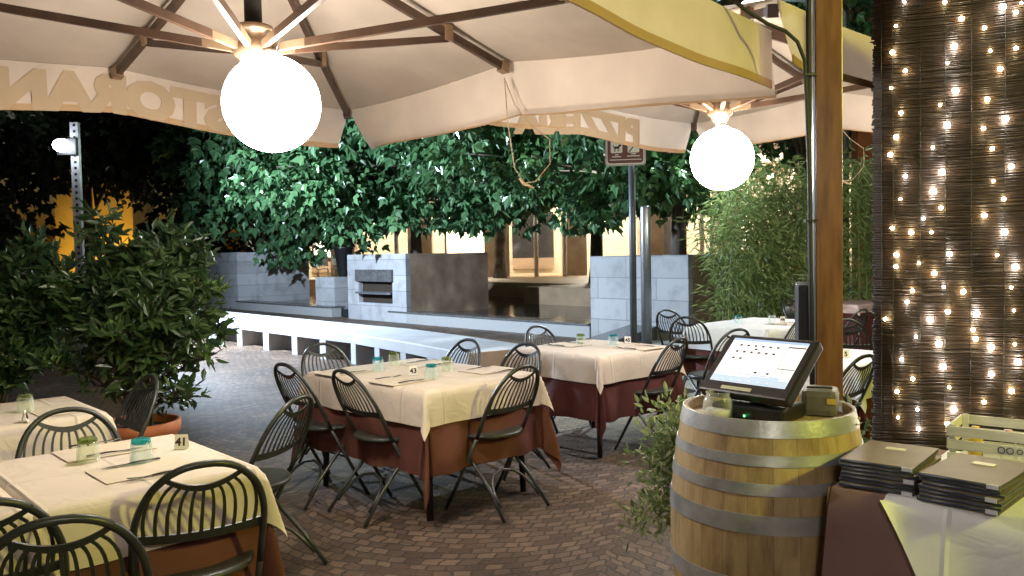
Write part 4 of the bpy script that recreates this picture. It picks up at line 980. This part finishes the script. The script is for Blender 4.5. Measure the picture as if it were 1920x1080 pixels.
# ------------------------------------------------------------------ reed screen with fairy lights
RD = Vector((.908, -.419, 0)); RNm = Vector((-.419, -.908, 0))
t = thing('reed_screen', 'dark brown reed screen at the right edge', 'screen', (1.575, 3.6, 0), math.atan2(RD.y, RD.x))
rd = MB(); z = .02
while z < 2.64:
    r_ = .0036 + .0009 * RNG.random(); x0 = RNG.normal() * .004; ph = RNG.uniform(0, 6.28); am = RNG.uniform(.0008, .003); sl = RNG.normal() * .002
    sh = .012 * math.sin(z * 2.3)
    rd.tube([(x, RNG.normal() * .0008, z + am * math.sin(x * 6 + ph) + sl * x + sh * math.sin(x * 4)) for x in [x0, .12, .25, .38, .5, .64, .8, 1.0, 1.25]], r_, 6, cap=True)
    z += .0078
z = .024
while z < 2.63:
    x0 = RNG.normal() * .004; rd.tube([(x, .0075, z + RNG.normal() * .0006) for x in (x0, .3, .6, .9, 1.25)], .0058, 6)
    z += .0078
rd.build('reeds', 'reed', t)
wi = MB()
for x in (.03, .075, .18, .275, .37, .49, .60, .75): wi.tube([(x, -.006, .0), (x + .004, -.006, 1.4), (x, -.006, 2.645)], .0012, 5)
wi.build('binding_wire', 'wire', t)
BULBS = [(0.12, 2.538), (0.272, 2.515), (0.48, 2.467), (0.544, 2.473), (0.526, 2.438), (0.333, 2.439), (0.088, 2.441), (0.416, 2.391), (0.307, 2.329), (0.437, 2.296), (0.527, 2.296), (0.075, 2.332), (0.283, 2.264), (0.124, 2.249), (0.473, 2.219), (0.07, 2.183), (0.313, 2.147), (0.427, 2.101), (0.256, 2.094), (0.108, 2.074), (0.282, 2.009), (0.492, 2.016), (0.414, 1.984), (0.089, 1.973), (0.23, 1.918), (0.446, 1.899), (0.067, 1.899), (0.263, 1.814), (0.125, 1.805), (0.231, 1.735), (0.106, 1.709), (0.261, 1.665), (0.514, 1.823), (0.451, 1.767), (0.488, 1.692), (0.419, 1.628), (0.195, 1.623), (0.074, 1.586), (0.148, 1.565), (0.225, 1.564), (0.491, 1.558), (0.091, 1.471), (0.178, 1.434), (0.089, 1.42), (0.293, 1.471), (0.465, 1.464), (0.531, 1.414), (0.237, 1.391), (0.272, 1.334), (0.153, 1.317), (0.344, 1.314), (0.516, 1.331), (0.133, 1.269), (0.287, 1.229), (0.221, 1.195), (0.048, 1.194), (0.393, 1.222), (0.526, 1.238), (0.38, 1.155), (0.39, 1.118), (0.167, 1.121), (0.255, 1.094), (0.446, 1.084), (0.53, 1.099), (0.112, 1.02), (0.27, 0.996), (0.542, 1.027), (0.155, 0.939), (0.448, 0.971), (0.293, 0.91), (0.094, 0.881), (0.52, 0.906), (0.173, 0.808), (0.422, 0.855), (0.31, 0.816), (0.098, 0.769), (0.178, 0.725), (0.287, 0.755), (0.526, 0.773)]
BIG = {2, 20, 21, 27, 29, 40, 46, 8, 16, 54, 61, 56, 65, 66, 74, 62}
t = thing('light_curtain', 'curtain of warm fairy lights hanging on the reed screen', 'fairy lights', (1.575 + RNm.x * .018, 3.6 + RNm.y * .018, 0), math.atan2(RD.y, RD.x))
bands = {}
for i, (s, z) in enumerate(BULBS): bands.setdefault(min(4, int(s / .112)), []).append((z, s))
wi = MB()
for k, l in bands.items():
    l.sort(reverse=True); wi.tube([(l[0][1], .004, 2.63)] + [(s, .006, z - .008) for z, s in l], .0007, 4)
wi.build('cable', 'wire', t)
for i, (s, z) in enumerate(BULBS):
    r_ = .0115 if i in BIG else .0072 + .0018 * ((i * 7) % 3 - 1)
    MB().sphere((s, 0, z), r_, 10, 7).build('bulb', 'fairy2' if i in BIG or i % 4 == 0 else 'fairy', t)

# ------------------------------------------------------------------ wine barrel and what stands on it
BX, BY, BH = .955, 3.10, .915
t = thing('wine_barrel', 'oak wine barrel with steel hoops carrying a touch screen', 'barrel', (BX, BY, 0))
rb_ = lambda z: .362 - .054 * ((z - BH / 2) / (BH / 2)) ** 2
zs = [BH * i / 24 for i in range(25)]
b = MB(); b.lathe([(rb_(z), z) for z in zs] + [(rb_(BH) - .014, BH), (rb_(BH) - .016, BH - .04)], 78, close=False); b.build('staves', 'barrel', t)
MB().lathe([(rb_(BH) - .013, BH - .035), (1e-4, BH - .035)], 48, close=False).build('head', 'barrel', t)
for z0, z1 in ((.860, .917), (.765, .802), (.668, .708), (.538, .602), (.315, .377), (.205, .245), (.113, .15), (-.002, .055)):
    h = MB(); h.lathe([(rb_(z0) + .0035, z0), (rb_(z1) + .0035, z1)], 78, close=False); h.lathe([(rb_(z0) + .0002, z0), (rb_(z0) + .0034, z0)], 78, close=False); h.lathe([(rb_(z1) + .0034, z1), (rb_(z1) + .0002, z1)], 78, close=False); ho = h.build('hoop', 'hoop', t)
    rv = MB()
    for k in range(2): rv.sphere(((rb_(z0) + .005) * math.cos(R(-38 + 5 * k)), (rb_(z0) + .005) * math.sin(R(-38 + 5 * k)), (z0 + z1) / 2 + (.008 if k else -.008)), .0055, 8, 6)
    rv.build('rivets', 'rivet', ho)
pl = MB().box(0, 0, .02, .34, .10, .04, bev=.004); tag(pl.build('wooden_chock', 'plank', None, (.58, 2.98, 0), R(40)), 'pale weathered plank on the ground beside the barrel', 'plank')

# touch terminal
T0 = Vector((.905, 3.055, 1.075)); AZ, TI, TW, THt = -.90, .74, .385, .285
r_ = Vector((math.cos(AZ), math.sin(AZ), 0)); bk_ = Vector((-math.sin(AZ), math.cos(AZ), 0)); up_ = bk_ * math.cos(TI) + Vector((0, 0, math.sin(TI))); nn = r_.cross(up_)
MX = Matrix(((r_.x, up_.x, nn.x, 0), (r_.y, up_.y, nn.y, 0), (r_.z, up_.z, nn.z, 0), (0, 0, 0, 1)))   # rotation only; things hang off T0
t = thing('touch_terminal', 'black touch screen terminal tilted on top of the barrel', 'terminal', tuple(T0))
MB().box(0, 0, -.022, TW, THt, .044, MX, bev=.008).build('housing', 'black', t)
b = MB(); b.box(0, .0, -.065, TW * .82, THt * .72, .05, MX, bev=.012); b.build('rear_cover', 'plate', t)
SW, SH, SY = TW * .84, THt * .76, .014
d_ = MB().box(0, SY, .0014, SW, SH, .0012, MX); do = d_.build('display', 'screen', t)
def scr(name, m, rects, z=.0028):
    q_ = MB()
    for (x0, x1, y0, y1) in rects: q_.add([((x - .5) * SW, SY + (.5 - y) * SH, z) for x, y in ((x0, y1), (x1, y1), (x1, y0), (x0, y0))], [(0, 1, 2, 3)], mat=MX)
    q_.build(name, m, do)
scr('title_bar', 'screenblue', [(0, 1, 0, .055), (.0, 1, .80, .81)])
scr('tool_bar', 'screengrey', [(0, 1, .86, 1), (.76, .88, .80, .86), (.50, .76, .82, .86)])
ic = []
for k in range(6): ic += [(.13 + k * .1, .165 + k * .1, .135, .175), (.12 + k * .1, .155 + k * .1, .285, .325)]
ic += [(.36, .395, .21, .25), (.12, .155, .44, .48), (.22, .255, .44, .48), (.52, .555, .72, .76), (.68, .715, .72, .76)]
scr('table_icons', 'screenink', ic)
scr('panel_lines', 'screenink', [(.775, .779, .06, .80), (.78, 1, .11, .135), (.78, 1, .52, .526), (.78, 1, .60, .615), (.87, .873, .62, .69), (.78, 1, .69, .695), (0, .77, .797, .801)], .0029)
scr('buttons', 'screenwhite', [(.06 + k * .085, .10 + k * .085, .825, .85) for k in range(5)] + [(.89, .99, .74, .84)] + [(.15 + .12 * k, .17 + .12 * k, .93, .945) for k in range(6)], .0031)
MB().box(-.03, -THt / 2 + .022, .001, .13, .016, .003, MX, bev=.001).build('name_plate', 'plate', t)
bs = MB(); zb = BH - .034 - T0.z
bs.tube([(0.02, .03, -.03), (.03, .05, zb + .06)], .045, 16); bs.build('neck', 'black', t)
st = MB(); Mr = Matrix.Rotation(AZ + .15, 4, 'Z'); st.box(.0, .01, zb + .028, .28, .20, .056, Mr, bev=.012); so = st.build('base', 'black', t)
ld = MB().sphere(tuple(Mr @ Vector((.0, -.103, zb + .02))), .004, 8, 6); ld.build('power_light', 'led', so)

t = thing('glass_jar', 'small glass candle jar on the barrel left of the screen', 'jar', (BX - .20, BY - .06, BH - .034))
MB().lathe([(.001, 0), (.045, 0), (.052, .01), (.056, .05), (.050, .075), (.042, .085), (.044, .10), (.041, .10), (.039, .086), (.047, .074), (.052, .05), (.048, .013), (.001, .008)], 24).build('wall', 'glass_clear', t)
MB().lathe([(.001, .010), (.043, .010), (.045, .035), (.001, .035)], 20).build('wax', 'card', t)
t = thing('glass_jar', 'taller glass jar behind the candle jar on the barrel', 'jar', (BX - .17, BY + .07, BH - .034))
MB().lathe([(.001, 0), (.036, 0), (.040, .01), (.041, .09), (.034, .11), (.036, .125), (.033, .125), (.031, .11), (.037, .09), (.036, .013), (.001, .008)], 24).build('wall', 'glass_clear', t)
t = thing('receipt_printer', 'grey packet-like printer lying on the barrel right of the screen', 'printer', (BX + .20, BY + .0, BH - .034), R(-25))
MB().box(0, 0, .05, .13, .15, .10, bev=.025).build('body', 'towel', t)
MB().box(.0, -.02, .102, .09, .012, .006).build('slot', 'black', t)
MB().box(.045, -.076, .06, .03, .006, .02).build('yellow_tab', 'yellowp', t)

def small_plant(label, x, y, z0, z1, rx, ry, n, bias):
    t = thing('potted_plant', label, 'plant', (x, y, 0), 0, 'variegated plants around the barrel')
    MB().lathe([(.10, 0), (.14, .26), (.15, .26), (.15, .30), (.135, .30), (.13, .25), (.001, .25)], 24).build('pot', 'terracotta', t)
    st = MB(); P = []; D = []
    for i in range(44):
        a = RNG.uniform(0, 6.28); r = math.sqrt(RNG.random()); e = Vector((math.cos(a) * r * rx + bias, math.sin(a) * r * ry, RNG.uniform(z0, z1) - .22 * r * r)); 
        pts = bez((0, 0, .27), (e.x * .4, e.y * .4, e.z + .14), e, 8); st.tube(pts, .0022, 4)
        for p in pts[2:]:
            for k in range(n): o = RNG.normal(size=3) * .028; P.append(np.array(p) + o); D.append(o + RNG.normal(size=3) * .02 + np.array([0, 0, .01]))
    st.build('stems', 'culm', t); leaf_mesh('foliage', np.array(P), np.array(D), RNG.uniform(.03, .062, len(P)), 'lance', 'ivy', t)
small_plant('trailing variegated plant spilling out at the left of the barrel', .86, 3.72, .42, .84, .17, .16, 8, -.18)
small_plant('variegated plant showing between the barrel and the reed screen', 1.50, 3.92, .40, .80, .28, .2, 6, 0)

# ------------------------------------------------------------------ menu table, menus and crate
A_ = Vector((1.01, 2.61, 0)); E_ = Vector((.75, -.661, 0)); G_ = Vector((.661, .75, 0)); EZ = math.atan2(E_.y, E_.x)
TWd, TDp = 1.3, .72
t = thing('menu_table', 'serving table at the lower right carrying the menus', 'table', tuple(A_), EZ)
MB().box(TWd / 2, TDp / 2, .7275, TWd, TDp, .025).build('tabletop', 'iron', t)
for x in (.07, TWd - .07):
    for y in (.07, TDp - .07): MB().tube([(x, y, .714), (x, y, 0)], .02, 10).build('leg', 'iron', t)
def sheet(xs, off, z, zb, name, m, label, diag=None):
    b = MB(); nx = 70; rows = []; vs = []
    for i in range(nx + 1):
        x = xs[0] + (xs[1] - xs[0]) * i / nx; col = []
        zl = zb if diag is None else max(zb, diag(x)); y1 = TDp + .01
        col += [(x, y1, z), (x, TDp * .5, z), (x, .0, z), (x, -off * .8, z - off * .5)]
        for k in range(1, 13):
            f = k / 12; zz = z - off - (z - off - zl) * f; wv = (.012 * math.sin(x * 15) + .008 * math.sin(x * 31 + 1)) * f; col.append((x + (-.05 * f * max(0, 1 - x * 6) if x < .17 else 0), -off - .015 - .04 * f + wv, zz))
        vs += col; m_ = len(col)
    fs = [(i * m_ + j, (i + 1) * m_ + j, (i + 1) * m_ + j + 1, i * m_ + j + 1) for i in range(nx) for j in range(m_ - 1)]
    b.add(vs, fs, True)
    if diag is None:   # cloth hanging over the left end
        vs = []
        for i in range(31):
            y = -.02 + (TDp + .03) * i / 30
            for k in range(13):
                f = k / 12; vs.append((xs[0] - .004 - .05 * f * max(.3, 1 - y * 3) - (.012 * math.sin(y * 17) * f), y - (.035 * f if i == 0 else 0), z - (z - zb) * f))
        b.add(vs, [(i * 13 + j, i * 13 + j + 1, (i + 1) * 13 + j + 1, (i + 1) * 13 + j) for i in range(30) for j in range(12)], True)
    o = b.build(name, m, None, tuple(A_), EZ); tag(o, label, 'tablecloth'); return o
sheet((0, TWd), .006, .7435, .06, 'undercloth', 'mauve', 'mauve brown undercloth on the menu table')
sheet((.165, TWd), .012, .7475, .10, 'tablecloth', 'white', 'white top cloth hanging diagonally over the menu table', diag=lambda x: .745 - max(0, x - .165) * 1.9)
def menu(cx_, cy_, z, rz, k, lab, top):
    t = thing('menu', lab, 'menu', (cx_, cy_, z), rz, 'menus stacked on the serving table')
    w_, l_ = .218, .318
    MB().box(0, 0, .0058, w_ - .004, l_ - .004, .0086).build('pages', 'menuedge', t)
    c = MB(); c.box(0, 0, .0110, w_, l_, .0018); c.box(0, 0, .0008, w_, l_, .0016); c.build('cover', 'menu', t)
    MB().tube([(-w_ / 2, -l_ / 2 + .003, .0059), (w_ / 2, -l_ / 2 + .003, .0059)], .0056, 8).build('spine', 'menuedge', t)
    if k % 3 == 0:
        MB().box(w_ / 2 - .018, -l_ / 2 - .0005, .006, .03, .012, .0114).build('corner_clip', 'corner', t)
    if top: MB().box(.0, .06, .0135, .062, .034, .003).build('plate', 'menulabel', t)
ORD = ['bottom', 'second from the bottom', 'third from the bottom', 'fourth from the bottom', 'fifth from the bottom', 'sixth from the bottom', 'top']
def stack(cx_, cy_, rz, nm, n, ords, lean):
    for k in range(n):
        menu(cx_ + RNG.normal() * .004 + lean * k * G_.x, cy_ + RNG.normal() * .004 + lean * k * G_.y, .7495 + k * .0121, rz + RNG.normal() * .02, k, ('dark menu with a pale plate, on top of the %s stack' % nm) if k == n - 1 else '%s dark menu of the %s stack' % (ords[k], nm), k == n - 1)
c1 = A_ + E_ * .122 + G_ * .172; c2 = A_ + E_ * .385 + G_ * .135
stack(c1.x, c1.y, EZ + R(1), 'left', 7, ORD, .001)
stack(c2.x, c2.y, EZ - R(6), 'right', 7, ORD, .001)
CR = Vector((1.505, 2.852, .7495))
t = thing('wooden_crate', 'whitewashed slatted crate behind the menus', 'crate', tuple(CR), R(-39))
cw, cd, chh = .42, .25, .135
for nm, x, y, sx, sy in (('front', cw / 2, 0, cw, .008), ('back', cw / 2, cd, cw, .008), ('side', 0, cd / 2, .008, cd - .018), ('side', cw, cd / 2, .008, cd - .018)):
    for z_ in (.022, .068, .114):
        if nm == 'side' and z_ < .06: continue
        MB().box(x, y, z_, sx, sy, .034, bev=.0015).build('slat', 'crate', t)
for x in (.014, cw - .014):
    for y in (.014, cd - .014): MB().box(x, y, chh / 2 + .002, .018, .018, chh - .004).build('corner_post', 'crate', t)
MB().box(cw / 2, cd / 2, .005, cw - .03, cd - .03, .006).build('floor', 'crate', t)
mk = MB()
for cx_, rr in ((.165, .010), (.19, .010), (.218, .008)):
    mk.tube([(cx_ + rr * math.cos(a), -.006, .068 + rr * math.sin(a)) for a in np.linspace(0, 6.28, 14)], .0016, 4, cap=False)
for x in (.243, .256, .270, .285, .298): mk.box(x, -.0052, .068, .003, .002, .020 if x != .270 else .012)
mk.box(.2495, -.0052, .068, .012, .002, .003); mk.box(.2775, -.0052, .076, .012, .002, .003)
mk.build('stencil_mark', 'cratemark', t)
def bottlecap(x, y, m, lab, h=.11):
    q_ = CR + Vector((math.cos(R(-39)) * x - math.sin(R(-39)) * y, math.sin(R(-39)) * x + math.cos(R(-39)) * y, .009))
    c = thing('condiment_bottle', lab, 'bottle', tuple(q_), 0, 'small bottles in the crate')
    MB().lathe([(.022, 0), (.024, .01), (.024, h * .6), (.012, h * .8), (.011, h * .86), (1e-4, h * .86)], 16).build('body', 'glass_clear' if m != 'yellowp' else 'yellowp', c)
    MB().lathe([(.013, h * .86), (.013, h), (1e-4, h)], 14).build('cap', m, c)
bottlecap(.07, .10, 'yellowp', 'yellow bottle in the left corner of the crate'); bottlecap(.17, .10, 'pink2', 'small bottle with a pinkish cap in the crate')
bottlecap(.27, .14, 'shrubtip', 'bottle with a bright green cap in the crate', .14); bottlecap(.23, .07, 'whiteplastic', 'white capped bottle in the middle of the crate')

# white chairs of the far cafe
def far_chair(x, y, rz, lab):
    t = thing('cafe_chair', lab, 'chair', (x, y, .64), rz, 'white chairs of the far cafe')
    MB().box(0, 0, .45, .42, .42, .03, bev=.01).build('seat', 'whiteplastic', t); b = MB().box(0, .2, .72, .42, .03, .34, bev=.01); b.build('backrest', 'whiteplastic', t)
    for sx in (-.18, .18):
        for sy in (-.18, .18): MB().tube([(sx, sy, .44), (sx * 1.1, sy * 1.15, 0)], .016, 6).build('leg', 'whiteplastic', t)
far_chair(-7.3, 32, .3, 'white cafe chair farthest left under the lit arcade'); far_chair(-6.7, 32.4, 2.8, 'white cafe chair next to the dark litter bin under the arcade')
